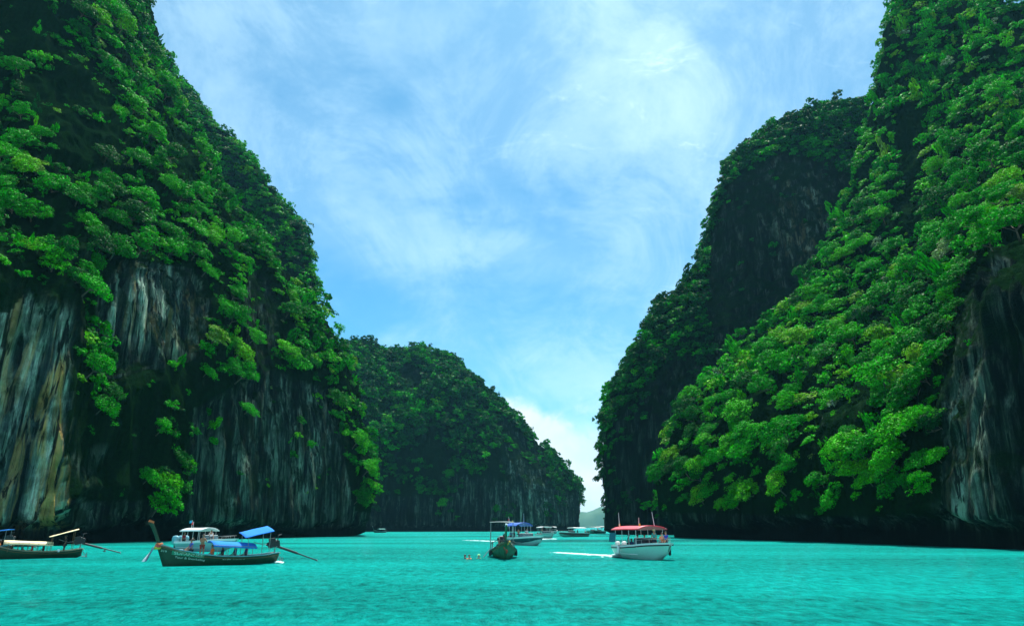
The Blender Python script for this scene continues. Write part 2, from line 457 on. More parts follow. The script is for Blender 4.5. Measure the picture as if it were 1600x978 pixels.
def build_cliff(key, name, label, grid, res, mat, amp=1.0, flip=False, seed=0, under=4.2, ledge=0.0, coarse=(), crows=()):
    grid = np.asarray(grid, float)                       # (C, R, 3)
    gpx, gpy, _ = project(grid)
    cm = [3.0 if (max(gpx[i][:5].max(), gpx[i + 1][:5].max()) < -60 or min(gpx[i][:5].min(), gpx[i + 1][:5].min()) > 1600 or i in coarse) else 1.0 for i in range(len(grid) - 1)]
    rm = [3.0 if max(gpy[:, j].max(), gpy[:, j + 1].max()) < 20 or (j in crows) else 1.0 for j in range(grid.shape[1] - 1)]
    du = [int(np.clip(np.ceil(np.linalg.norm(grid[i + 1] - grid[i], axis=-1)[:-1].mean() / res / cm[i]), 4, 110)) for i in range(len(grid) - 1)]
    g1 = cr(grid, du)
    gt = np.swapaxes(g1, 0, 1)
    dv = [int(np.clip(np.ceil(np.linalg.norm(gt[i + 1] - gt[i], axis=-1).mean() / res / rm[i]), 3, 120)) for i in range(len(gt) - 1)]
    G = np.swapaxes(cr(gt, dv), 0, 1)                    # (U, V, 3)
    du_ = np.gradient(G, axis=0); dv_ = np.gradient(G, axis=1)
    N = np.cross(du_, dv_); N /= np.linalg.norm(N, axis=-1, keepdims=True) + 1e-9
    if flip: N = -N
    p = G
    a = amp
    gx, gy, _ = project(G)
    bare = blur_mask(gx, gy, [(z_[0], 1.0) for z_ in BARE[key] if z_[1] < 0.3], 1)
    dsp = a * (1 - 0.6 * bare) * (3.2 * fbm(p * np.array([1, 1, 0.5]), (26, 26, 40), 3, seed) + 2.6 * (0.5 - np.abs(fbm(p, (11, 11, 62), 3, seed + 10))) * 2
               ) + a * (1.5 * fbm(p, (4.2, 4.2, 38), 3, seed + 20, 0.5) + 0.8 * (0.5 - np.abs(fbm(p, (1.9, 1.9, 22), 2, seed + 30))) * 2 + 0.30 * fbm(p, (1.1, 1.1, 4), 2, seed + 40))
    lg = fbm(p, (16, 16, 11), 3, seed + 50)
    dsp += (ledge + a * 1.1) * np.clip(lg * 2.2, -1, 1) * (1 - 0.9 * bare)
    dsp -= 2.2 * a
    z = p[..., 2]
    lip = 3.0 + 3.0 * fbm(p, (13, 13, 90), 2, seed + 60) + 1.2 * fbm(p, (2.4, 2.4, 90), 2, seed + 61); s = np.clip((z - lip) / 1.3, 0, 1); s = s * s * (3 - 2 * s)
    dsp = dsp * (0.25 + 0.75 * s) - under * (1 - s)
    Q = G + N * dsp[..., None]
    low = Q[:, 0].copy(); low[:, 2] = -3.0
    Q[:, 0, 2] = np.minimum(Q[:, 0, 2], 0.0)
    Q = np.concatenate([low[:, None], Q], 1); N = np.concatenate([N[:, :1], N], 1)
    U, V = Q.shape[:2]
    i = np.arange(U - 1)[:, None] * V + np.arange(V - 1)[None]
    f = np.stack([i, i + V, i + V + 1, i + 1], -1).reshape(-1, 4)
    if flip: f = f[:, ::-1]
    dQ = np.cross(np.gradient(Q, axis=0), np.gradient(Q, axis=1))
    area = np.linalg.norm(dQ, axis=-1); N2 = dQ / (area[..., None] + 1e-9)
    if flip: N2 = -N2
    CLIFFS[key] = dict(p=Q.reshape(-1, 3), n=N2.reshape(-1, 3), ns=N.reshape(-1, 3), area=area.ravel(), f=f, name=name, label=label, mat=mat, seed=seed)

def rowcol(cols):
    return np.array([[B(q[0], q[2]) if q[1] is None else P(*q) for q in c] for c in cols])

# rows: base, then (px, py, D) upward
L1 = rowcol([
 [(-900, None, 70), (-880, 700, 71), (-860, 560, 73), (-850, 420, 80), (-800, 280, 95), (-760, 100, 120), (-700, -150, 150), (-650, -400, 200)],
 [(-250, None, 98), (-220, 700, 98), (-190, 560, 99), (-165, 430, 101), (-215, 270, 122), (-200, 90, 138), (-190, -150, 160), (-150, -420, 200)],
 [(30, None, 110), (40, 700, 110.5), (56, 560, 111), (74, 440, 112), (40, 250, 133), (25, 90, 147), (20, -150, 168), (30, -420, 205)],
 [(92, None, 112), (98, 700, 113), (108, 560, 114), (118, 440, 117), (105, 260, 138), (75, 90, 152), (60, -150, 175), (60, -420, 210)],
 [(128, None, 127), (132, 700, 128), (138, 560, 128), (150, 440, 124), (150, 270, 146), (118, 90, 160), (100, -150, 182), (95, -420, 215)],
 [(245, None, 146), (250, 700, 147), (255, 560, 147), (262, 420, 151), (250, 280, 166), (172, 90, 178), (150, -150, 196), (140, -420, 225)],
 [(385, None, 177), (382, 700, 178), (376, 560, 180), (362, 430, 186), (318, 280, 196), (215, 95, 200), (185, -150, 212), (175, -420, 235)],
 [(495, None, 212), (494, 720, 213), (480, 580, 215), (440, 455, 220), (340, 290, 222), (240, 100, 222), (208, -150, 232), (195, -420, 250)],
 [(570, None, 243), (578, 740, 243), (552, 600, 246), (498, 490, 248), (352, 300, 246), (250, 105, 240), (228, -130, 250), (210, -420, 262)],
 [(560, None, 300), (560, 740, 300), (530, 610, 300), (470, 500, 300), (335, 310, 300), (238, 120, 300), (215, -100, 305), (200, -380, 310)],
 [(440, None, 370), (440, 740, 370), (410, 620, 370), (360, 520, 370), (290, 340, 370), (215, 180, 370), (190, -20, 370), (180, -250, 370)]])
build_cliff('L1', 'limestone_cliff', 'tall dark limestone cliff hung with jungle on the left side of the lagoon', L1, 0.66, M_ROCK, 1.0, False, 3, coarse=(8, 9))
L2 = rowcol([
 [(60, None, 300), (60, 600, 303), (60, 450, 306), (50, 350, 310), (40, 250, 320), (40, 150, 335), (30, 0, 350)],
 [(330, None, 310), (325, 600, 314), (310, 450, 318), (280, 350, 325), (230, 250, 335), (170, 150, 345), (130, 0, 360)],
 [(440, None, 335), (440, 600, 338), (425, 455, 342), (395, 355, 348), (325, 250, 355), (250, 160, 362), (190, 20, 372)],
 [(508, None, 352), (505, 600, 356), (494, 455, 360), (468, 360, 364), (395, 258, 370), (302, 165, 375), (228, 40, 385)],
 [(480, None, 430), (475, 600, 430), (462, 470, 430), (435, 380, 430), (360, 290, 430), (280, 200, 430), (200, 90, 430)]])
build_cliff('L2', 'limestone_cliff', 'second wooded ridge rising just behind the left cliff', L2, 1.2, M_ROCK, 1.2, False, 23, coarse=(3,))
def hill(cols, prof, back):
    out = []
    for (bx, bd, tx, ty, dep) in cols:
        b = B(bx, bd); t = P(tx, ty, bd + dep); c = []
        for (h, dd) in prof:
            q = b + (t - b) * np.array([h, dd, h]); c.append(q)
        for (h, dd) in back:
            q = t + np.array([0, dd, 0]); q[2] = t[2] * h; c.append(q)
        out.append(c)
    return np.array(out)
PROF = [(0, 0), (.2, .02), (.42, .10), (.64, .30), (.84, .62), (1, 1)]
MH = hill([(400, 455, 400, 575, 40), (480, 465, 480, 548, 60), (560, 480, 556, 540, 70), (610, 495, 612, 552, 75), (655, 498, 655, 549, 75), (700, 500, 700, 560, 75), (738, 503, 748, 604, 66), (785, 508, 793, 646, 58),
           (828, 520, 822, 678, 48), (862, 540, 856, 706, 40), (888, 560, 886, 744, 30), (905, 585, 904, 782, 18), (895, 650, 892, 800, 30), (850, 720, 850, 800, 20)], PROF, [(.93, 50), (.6, 110), (0, 150)])
build_cliff('MH', 'wooded_limestone_hill', 'rounded wooded limestone hill across the middle of the lagoon mouth', MH, 1.7, M_ROCK, 1.5, False, 43, under=5.0, coarse=(12,), crows=(6, 7))
RB = rowcol([
 [(1010, None, 420), (1010, 740, 420), (1015, 630, 420), (1060, 540, 420), (1120, 440, 420), (1150, 330, 420), (1165, 275, 420), (1170, 300, 430)],
 [(958, None, 345), (957, 740, 345), (962, 640, 345), (1020, 530, 350), (1095, 430, 352), (1130, 315, 352), (1146, 262, 352), (1160, 290, 430)],
 [(948, None, 305), (948, 740, 305), (955, 640, 307), (1012, 530, 312), (1092, 430, 318), (1126, 315, 321), (1140, 262, 330), (1160, 270, 400)],
 [(1000, None, 288), (1002, 740, 288), (1012, 635, 291), (1062, 530, 298), (1128, 430, 304), (1165, 310, 308), (1182, 225, 330), (1200, 240, 410)],
 [(1085, None, 270), (1088, 740, 271), (1104, 635, 275), (1148, 530, 284), (1200, 430, 292), (1232, 310, 298), (1258, 186, 328), (1265, 210, 410)],
 [(1190, None, 258), (1195, 740, 259), (1212, 630, 263), (1246, 520, 272), (1285, 430, 280), (1310, 310, 290), (1332, 170, 322), (1340, 190, 410)],
 [(1330, None, 252), (1335, 740, 253), (1350, 630, 256), (1372, 520, 262), (1395, 430, 272), (1410, 310, 284), (1425, 175, 315), (1430, 200, 410)],
 [(1600, None, 240), (1600, 740, 241), (1605, 630, 245), (1620, 520, 250), (1630, 430, 262), (1640, 310, 278), (1650, 200, 310), (1650, 230, 410)]])
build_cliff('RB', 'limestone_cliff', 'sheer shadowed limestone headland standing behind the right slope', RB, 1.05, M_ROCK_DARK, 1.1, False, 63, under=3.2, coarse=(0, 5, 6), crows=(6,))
R1 = rowcol([
 [(1130, None, 300), (1130, 740, 300), (1160, 645, 300), (1240, 550, 300), (1310, 450, 300), (1370, 300, 300), (1400, 160, 300), (1420, 40, 300), (1425, 60, 380)],
 [(1050, None, 225), (1045, 745, 225), (1082, 655, 228), (1180, 552, 236), (1268, 448, 244), (1340, 292, 252), (1375, 142, 258), (1400, 10, 262), (1410, 40, 350)],
 [(1030, None, 205), (1022, 745, 204), (1060, 655, 208), (1165, 552, 216), (1258, 448, 225), (1335, 292, 235), (1372, 140, 245), (1396, 5, 250), (1410, 30, 340)],
 [(1130, None, 172), (1130, 740, 172), (1152, 640, 177), (1235, 540, 190), (1312, 440, 203), (1378, 280, 220), (1408, 130, 235), (1432, 0, 245), (1440, 20, 340)],
 [(1270, None, 138), (1270, 740, 139), (1287, 640, 146), (1342, 540, 162), (1402, 440, 178), (1448, 280, 200), (1468, 130, 220), (1492, -5, 236), (1500, 10, 340)],
 [(1400, None, 114), (1400, 740, 115), (1412, 640, 121), (1436, 540, 135), (1476, 440, 152), (1506, 280, 180), (1526, 130, 205), (1548, 2, 226), (1550, 20, 340)],
 [(1468, None, 103), (1470, 740, 103), (1478, 640, 105), (1490, 540, 108), (1518, 430, 116), (1552, 285, 158), (1575, 130, 195), (1600, 14, 220), (1600, 30, 340)],
 [(1540, None, 94), (1536, 740, 93.5), (1532, 640, 93.5), (1530, 540, 94), (1538, 420, 97), (1610, 290, 140), (1640, 130, 188), (1660, 10, 215), (1660, 20, 340)],
 [(1720, None, 80), (1706, 740, 79.5), (1692, 640, 79), (1675, 540, 78.5), (1658, 420, 79), (1790, 290, 118), (1820, 130, 170), (1840, -20, 205), (1840, 0, 340)],
 [(2100, None, 60), (2080, 740, 60), (2050, 640, 60), (2015, 540, 60), (1985, 420, 62), (2180, 280, 100), (2200, 130, 140), (2200, -20, 180), (2200, 0, 340)],
 [(3300, None, 36), (3300, 740, 36), (3300, 640, 37), (3300, 540, 39), (3300, 420, 45), (3200, 280, 65), (3100, 130, 100), (3000, -20, 140), (2900, 0, 300)]])
build_cliff('R1', 'jungle_covered_cliff', 'steep near slope on the right smothered in bright green jungle', R1, 0.66, M_ROCK, 1.0, False, 83, coarse=(0, 9), crows=(7,))

# ------------------------------------------------------------------ planting
SPEC = {  # radius range metres, wanted count, spacing, zbuffer tolerance
 'L1': (1.0, 3.9, 1750, 0.55, 14), 'R1': (1.1, 4.0, 2150, 0.55, 14), 'L2': (2.2, 4.4, 700, 0.52, 25), 'MH': (2.8, 6.0, 1900, 0.50, 40), 'RB': (2.0, 4.4, 1800, 0.50, 25)}
ZB = {}
for key, c in CLIFFS.items():
    x, y, dd = project(c['p']); c['px'], c['py'], c['d'] = x, y, dd; c['pale'] = blur_mask(x, y, BRIGHTENED_ZONES[key], 1); c['ochre'] = blur_mask(x, y, BRIGHTENED_ZONES[key], 2)
    bx = (x // 8).astype(int); by = (y // 8).astype(int)
    for a, b_, q in zip(bx[::1], by[::1], dd):
        if -60 < a < 260 and -40 < b_ < 120:
            if q < ZB.get((a, b_), 1e9): ZB[(a, b_)] = q

def plants_for(key):
    c = CLIFFS[key]; rmin, rmax, want, sp, tol = SPEC[key]
    dens = np.ones(len(c['p']))
    for poly, ch in BARE[key]:
        dens[inpoly(c['px'], c['py'], poly)] = ch
    nz = fbm(c['p'], (13, 13, 13), 3, c['seed'] + 77)
    n2 = fbm(c['p'], (5, 5, 5), 2, c['seed'] + 78)
    nzup = np.clip(c['n'][:, 2] + 0.9, 0.1, 1)
    wgt = dens * nzup
    wgt = np.where(dens > 0.9, wgt * (nz + 0.4 * n2 > -0.52), wgt * (nz * 1.6 + 0.6 > 0.35 + 0.5 * (1 - dens)))
    wgt = wgt * (c['p'][:, 2] > 5.0) * (c['px'] > -160) * (c['px'] < 1790) * (c['py'] > -190)
    c['veg'] = np.clip((dens > 0.2) * (nz + 0.85) * 2.5, 0, 1)  # thinly planted rock included, so its sunlit patches are darkened by colour
    prob = wgt * c['area']; cdf = np.cumsum(prob)
    out = []; P_ = np.zeros((0, 3)); R_ = np.zeros(0)
    lp = np.zeros((want + 5, 3)); lr = np.zeros(want + 5); n = 0
    r = np.random.default_rng(c['seed'] + 5)
    cand = np.searchsorted(cdf, r.random(want * 14) * cdf[-1])
    for k in cand:
        if n >= want: break
        bx, by = int(c['px'][k] // 8), int(c['py'][k] // 8)
        z = ZB.get((bx, by))
        if z is not None and c['d'][k] > z + tol: continue
        u = r.random()
        rad = rmin + (rmax - rmin) * (u ** 1.7)
        # edges of bare zones carry smaller plants
        if dens[k] < 0.9: rad *= 0.62
        p = c['p'][k]
        if n and np.any(np.sum((lp[:n] - p) ** 2, 1) < (sp * (lr[:n] + rad)) ** 2 * 0.62): continue
        lp[n] = p; lr[n] = rad; n += 1
        out.append((k, rad))
    # low shrubs filling in between
    sm = {'L1': 1500, 'R1': 1800, 'L2': 200, 'MH': 500, 'RB': 500}[key]
    for k in np.searchsorted(cdf, r.random(sm) * cdf[-1]):
        z = ZB.get((int(c['px'][k] // 8), int(c['py'][k] // 8)))
        if z is not None and c['d'][k] > z + tol: continue
        out.append((k, rmin * (0.55 + 0.45 * r.random())))
    return out
PL = {k: plants_for(k) for k in CLIFFS}

# link the cliff meshes
for key, c in CLIFFS.items():
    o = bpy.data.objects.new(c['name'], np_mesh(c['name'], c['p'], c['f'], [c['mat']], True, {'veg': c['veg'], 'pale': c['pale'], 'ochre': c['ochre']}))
    link(o); tag(o, c['label'], kind='structure')

# ------------------------------------------------------------------ crowns
def crown(r, n_clump, n_leaf, size, flat=0.62, spread=0.72):
    """unit crown: leaf blades set on the upper shells of many small clumps. returns verts, leafvalue"""
    a = r.random(n_clump) * 2 * np.pi; q = np.sqrt(r.random(n_clump)) * spread * (0.75 + 0.5 * r.random(n_clump))
    cz = np.sqrt(np.clip(1.05 - q * q, 0.05, 1)) * flat * (0.15 + 0.95 * r.random(n_clump)) - 0.15
    C = np.stack([q * np.cos(a), q * np.sin(a), cz], -1)
    cr_ = 0.13 + 0.25 * r.random(n_clump) ** 1.3
    which = r.integers(0, n_clump, n_leaf)
    d = r.normal(size=(n_leaf, 3)); d[:, 2] = np.abs(d[:, 2]) * 0.9 - 0.25
    d /= np.linalg.norm(d, axis=1, keepdims=True)
    rr = (0.72 + 0.34 * r.random(n_leaf)) * cr_[which]
    pos = C[which] + d * rr[:, None] * np.array([1.12, 1.12, 0.78])
    nrm = d * 0.7 + r.normal(size=(n_leaf, 3)) * 0.40 + np.array([0, 0, 0.30]); nrm /= np.linalg.norm(nrm, axis=1, keepdims=True)
    t = np.cross(nrm, r.normal(size=(n_leaf, 3))); t /= np.linalg.norm(t, axis=1, keepdims=True)
    b = np.cross(nrm, t)
    s = size * (0.6 + 0.8 * r.random(n_leaf))[:, None]
    V = np.stack([pos - t * s, pos + b * s * 0.8 + t * s * 0.2 * r.normal(size=(n_leaf, 1)), pos + t * s * 0.9 - b * s * 0.45], 1).reshape(-1, 3)
    lv = np.repeat(r.random(n_leaf) * 0.6 + 0.4 * (which / n_clump * 7.7 % 1.0), 3)
    return V, lv
def tris(n): return np.arange(n * 3, dtype=np.int32).reshape(-1, 3)

r0 = np.random.default_rng(2)
NEAR = []
for i in range(9):
    V, lv = crown(r0, [38, 52, 28][i % 3], 3200, 0.058, [0.95, 0.68, 1.05][i % 3], [0.74, 0.84, 0.60][i % 3])
    NEAR.append(np_mesh('crown', V, tris(3200), [M_LEAF], False, {'leaf': lv}))
def tree_trunk(r):
    m = MB()
    h = 0.62
    k = r.random(2) * 0.16 - 0.08
    m.tube([(0, 0, -0.25), (k[0] * .5, k[1] * .5, 0.1), (k[0], k[1], 0.42)], [0.05, 0.038, 0.028], 6)
    for j in range(5):
        a = 2 * math.pi * (j + r.random() * .6) / 5; e = 0.45 + 0.25 * r.random()
        m.tube([(k[0] * .8, k[1] * .8, 0.26 + 0.03 * j), (math.cos(a) * e * .45, math.sin(a) * e * .45, 0.48), (math.cos(a) * e, math.sin(a) * e, 0.66 + 0.1 * r.random())], [0.024, 0.017, 0.007], 5)
    return m.mesh('trunk', M_BARK, True)
TRUNKS = [tree_trunk(r0) for i in range(5)]

def tint_of(p, key, r, z=0):
    t = 0.42 + 0.17 * r.normal() + 0.12 * float(vn(np.array([p[0] / 18, p[1] / 18, p[2] / 18]), 5))
    u = r.random()
    if key in ('L1', 'L2') and u < 0.10: t = 0.74 + 0.09 * r.random()
    elif u < 0.035: t = 0.74 + 0.08 * r.random()
    elif u > 0.988: t = 0.90 + 0.08 * r.random()
    if key == 'R1': t += 0.04
    if key == 'L1': t -= 0.04
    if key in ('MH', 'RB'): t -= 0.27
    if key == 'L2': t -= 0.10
    return float(np.clip(t, 0.03, 0.98))

cands = []
SPECIAL = [('L1', 236, 794, 3.9, 0.50, 'bright green leafy tree leaning over the water behind the bow of the green long-tail boat'),
 ('L1', 226, 748, 2.4, 0.48, 'small airy tree directly above the leafy tree at the left waterline'),
 ('L1', 243, 672, 2.5, 0.52, 'round tree alone on the dark rock wall above the leafy waterline tree'),
 ('L1', 352, 490, 3.6, 0.56, 'flat tree jutting from the rock left of the cliff corner'),
 ('L1', 388, 530, 2.9, 0.60, 'lime tipped tree jutting out below the jungle rim of the left cliff'),
 ('L1', 315, 580, 2.6, 0.50, 'solitary tree halfway up the rock wall between two dark clefts'),
 ('L1', 380, 640, 2.6, 0.48, 'drooping tree on the ledge in the middle of the left rock wall'),
 ('L1', 150, 640, 3.0, 0.42, 'shaded tree in the cleft right of the streaked pillar'),
 ('L1', 565, 735, 4.2, 0.62, 'lime green tree clump hugging the cliff corner low above the water'),
 ('RB', 950, 655, 4.0, 0.10, 'dark tree leaning out from the left edge of the right headland'),
 ('RB', 962, 620, 3.4, 0.14, 'dark tree just above the one leaning from the right headland'),
 ('MH', 690, 788, 4.2, 0.60, 'pale fan-shaped tree low on the middle hill, left of the boats'),
 ('MH', 700, 740, 4.0, 0.35, 'round tree above the pale fan-shaped tree on the middle hill'),
 ('R1', 1085, 620, 4.4, 0.66, 'bright tree jutting at the lagoon side of the right slope above the red canopy'),
 ('R1', 1165, 655, 4.2, 0.64, 'spreading bright tree over the dark foot of the right slope'),
 ('R1', 1330, 700, 3.4, 0.66, 'spreading tree reaching out just above the rock foot right of centre')]
for key in ('L1', 'R1', 'L2', 'MH', 'RB'):
    c = CLIFFS[key]; r = np.random.default_rng(c['seed'] + 9)
    for (k, rad) in PL[key]:
        p = c['p'][k]; n = c['ns'][k]; x, y = c['px'][k], c['py'][k]
        vis = -20 < x < 1620 and -20 < y < 850 and float(np.dot(c['n'][k], p / np.linalg.norm(p))) < 0.25
        z = ZB.get((int(x // 8), int(y // 8)), 1e9)
        if c['d'][k] > z + 7: vis = False
        p = p + n * rad * (0.75 * r.random() - 0.25) * (1.0 if key in ('L1', 'R1') else 0.6) + np.array([0, 0, 0.3 * rad * r.random()])
        cands.append([key, p, n, rad, tint_of(p, key, r), (rad / c['d'][k]) if vis else 0.0, x, y])
nsp = len(cands)
for (key, sx_, sy_, rad, tn, lb) in SPECIAL:
    c = CLIFFS[key]; dd_ = (c['px'] - sx_) ** 2 + (c['py'] - sy_ - 6) ** 2 + np.where(c['p'][:, 2] < 1, 1e5, 0)
    dd_ += (np.sum(c['n'] * c['p'], 1) > 0) * 1e5
    k = int(np.argmin(dd_)); p = c['p'][k] + c['ns'][k] * rad * 0.35
    cands.append([key, p, c['ns'][k], rad, tn, 9.0, c['px'][k], c['py'][k], lb])
order = sorted(range(len(cands)), key=lambda i: -cands[i][5])
single = set(order[:296])

def where(key, x, y):
    if key == 'L1':
        v = 'low on the left cliff' if y > 690 else 'halfway up the left cliff' if y > 540 else 'at the left cliff rock rim' if y > 430 else 'on the left cliff shelf' if y > 290 else 'high on the left cliff' if y > 150 else 'topping the left cliff'
        v += ' by the frame edge' if x < 100 else ' above the streaked pillar' if x < 200 else ' over the white-roofed boat' if x < 310 else ' before the cliff corner' if x < 430 else ' along the cliff corner'
    elif key == 'R1':
        v = 'at the right slope foot' if y > 710 else 'low on the right slope' if y > 600 else 'midway up the right slope' if y > 470 else 'high on the right slope' if y > 300 else 'near the right slope summit'
        v += ' behind the red-roofed boat' if x < 1090 else ' on its lagoon side' if x < 1190 else ' left of its middle' if x < 1300 else ' at its middle' if x < 1410 else ' beside the bare wall' if x < 1520 else ' by the frame edge'
    else: v = 'on the far slopes'
    return v
def tword(t): return 'dark green' if t < 0.25 else 'deep green' if t < 0.40 else 'bright green' if t < 0.62 else 'lime green' if t < 0.73 else 'yellow-green' if t < 0.88 else 'pale grey-green'
ri = np.random.default_rng(31)
TREES = []
for i in sorted(single):
    key, p, n, rad, tn, sc_, x, y = cands[i][:8]
    mi = int(ri.integers(0, 9))
    shape = ['broad', 'flat-topped', 'tall-crowned'][mi % 3]
    sw = 'large' if rad > 3.2 else 'medium' if rad > 2.4 else 'small'
    lab = f'{sw} {shape} {tword(tn)} tree {where(key, x, y)}'
    lab = ' '.join(lab.split()[:16])
    if len(cands[i]) > 8: lab = cands[i][8]
    t = empty('jungle_tree', Vector(p) - Vector(n) * 0.2 * rad, 0, lab, 'tree', 'jungle trees growing on the ' + ('left cliff' if key in ('L1', 'L2') else 'right slope' if key == 'R1' else 'far cliffs'))
    TREES.append((t, x, y, lab, lab.replace(' ' + shape, '', 1)))
    ax = Vector((n[0], n[1], 0)); tilt = min(ax.length, 1) * R(42)
    q = Vector((0, 0, 1)).cross(ax.normalized()) if ax.length > 0.01 else Vector((1, 0, 0))
    rot = Matrix.Rotation(tilt * (0.7 + 0.5 * ri.random()), 4, q) @ Matrix.Rotation(ri.random() * 6.28, 4, 'Z')
    t.rotation_euler = rot.to_euler(); t.scale = (rad * (0.85 + 0.5 * ri.random()), rad * (0.85 + 0.4 * ri.random()), rad * (0.8 + 0.4 * ri.random()))
    tr = bpy.data.objects.new('trunk', TRUNKS[mi % 5]); link(tr, t)
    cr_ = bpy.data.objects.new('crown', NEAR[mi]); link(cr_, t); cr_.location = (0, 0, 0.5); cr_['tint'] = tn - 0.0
_by = {}
for rec in TREES: _by.setdefault(rec[4], []).append(rec)
_num = ['', '', 'two', 'three', 'four', 'five', 'six', 'seven', 'eight', 'nine', 'ten']
_ord = ['leftmost', 'second from left', 'third from left', 'fourth from left', 'fifth from left', 'sixth from left', 'seventh from left', 'eighth from left', 'ninth from left']
for lb, recs in _by.items():
    if len(recs) < 2: continue
    recs.sort(key=lambda q_: q_[1])
    for j, q_ in enumerate(recs):
        pre = ('left' if j == 0 else 'right') + ' one of two' if len(recs) == 2 else 'rightmost of ' + _num[min(len(recs), 10)] if j == len(recs) - 1 else (_ord[0] + ' of ' + _num[min(len(recs), 10)] if j == 0 else _ord[j])
        q_[0]['label'] = ' '.join((pre + ' ' + lb).replace(' tree ', ' trees ' if ' of ' in pre else ' tree ').split()[:16])
# the remaining plants, one mass per cliff
NAMES = {'L1': 'jungle mass filling the left cliff between its larger trees', 'R1': 'jungle mass filling the right slope between its larger trees',
         'L2': 'forest on the ridge behind the left cliff', 'MH': 'dark forest covering the middle hill', 'RB': 'sparse trees and shrubs on the shadowed right headland'}
NL = {'L1': (370, 0.130), 'R1': (340, 0.132), 'L2': (230, 0.17), 'MH': (170, 0.20), 'RB': (210, 0.175)}
for key in ('L1', 'R1', 'L2', 'MH', 'RB'):
    nl, ls = NL[key]; r = np.random.default_rng(99)
    protos = [crown(r, 14, nl, ls, [0.9, 1.15, 0.7][j % 3], 0.72) for j in range(6)]
    VV, LL, TT = [], [], []
    for i, (k2, p, n, rad, tn, sc_, x, y) in enumerate(q_[:8] for q_ in cands):
        if k2 != key or i in single: continue
        V, lv = protos[int(r.integers(0, 6))]
        if rad < 1.35 and k2 in ('L1', 'R1'): V = V[:3 * (nl // 3)]; lv = lv[:3 * (nl // 3)]
        elif (x < -20 or x > 1620 or y < -20): V = V.reshape(-1, 3, 3)[::3].reshape(-1, 3); lv = lv.reshape(-1, 3)[::3].ravel()
        ax = Vector((n[0], n[1], 0)); q = Vector((0, 0, 1)).cross(ax.normalized()) if ax.length > 0.01 else Vector((1, 0, 0))
        m = (Matrix.Rotation(min(ax.length, 1) * R(36) * (0.6 + 0.6 * r.random()), 3, q) @ Matrix.Rotation(r.random() * 6.28, 3, 'Z'))
        m = np.array(m)
        dr = r.random() < 0.22 and k2 in ('L1', 'R1')          # creepers that hang down the rock
        W = (V * (np.array([0.5 + 0.3 * r.random(), 0.5 + 0.3 * r.random(), 1.5 + 1.3 * r.random()]) if dr else np.array([0.8 + 0.6 * r.random(), 0.8 + 0.5 * r.random(), 0.75 + 0.5 * r.random()])) + np.array([0, 0, -0.3 if dr else 0.42])) * rad
        W = W @ m.T + p - n * 0.2 * rad
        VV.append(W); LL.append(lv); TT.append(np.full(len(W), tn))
    VV = np.concatenate(VV); LL = np.concatenate(LL); TT = np.concatenate(TT)
    o = bpy.data.objects.new('jungle_foliage', np_mesh('jungle_foliage', VV, tris(len(VV) // 3), [M_LEAF], False, {'leaf': LL, 'tint': TT}))
    link(o); tag(o, NAMES[key], kind='stuff')
print('PLANTS', {k: len(v) for k, v in PL.items()}, 'TRIS', {o.name: sum(len(p.vertices) - 2 for p in o.data.polygons) for o in SC.objects if o.type == 'MESH' and len(o.data.polygons) > 20000})

# ------------------------------------------------------------------ far island and headland in the gap
def far_island():
    M = paint('far_island_forest', (0.03, 0.10, 0.04), 0.9, scale=0.01)
    us = np.linspace(0, 1, 120); V = []
    D = 3600.0
    x0 = (870 - CX) / F * D; x1 = (1060 - CX) / F * D
    for u in us:
        x = x0 + (x1 - x0) * u
        h = 100 * math.exp(-((u - 0.36) / 0.15) ** 2) + 70 * math.exp(-((u - 0.62) / 0.16) ** 2) + 60 * math.exp(-((u - 0.15) / 0.1) ** 2)
        row = []
        for k in range(14):
            t = k / 13
            z = h * math.sin(math.pi * t) ** 0.8
            y = D + 330 * (t - 0.2)
            row.append((x, y, z - 2))
        V.append(row)
    V = np.array(V)
    p = V.reshape(-1, 3); p[:, 2] += np.clip(p[:, 2] / 40, 0, 1) * 14 * fbm(p, (70, 90, 60), 4, 4); p[:, 2] -= 1
    i = np.arange(119)[:, None] * 14 + np.arange(13)[None]
    f = np.stack([i, i + 14, i + 15, i + 1], -1).reshape(-1, 4)
    o = bpy.data.objects.new('distant_island', np_mesh('distant_island', p, f, [M], True)); link(o)
    tag(o, 'blue hazy island seen through the gap between the cliffs', kind='structure')
far_island()

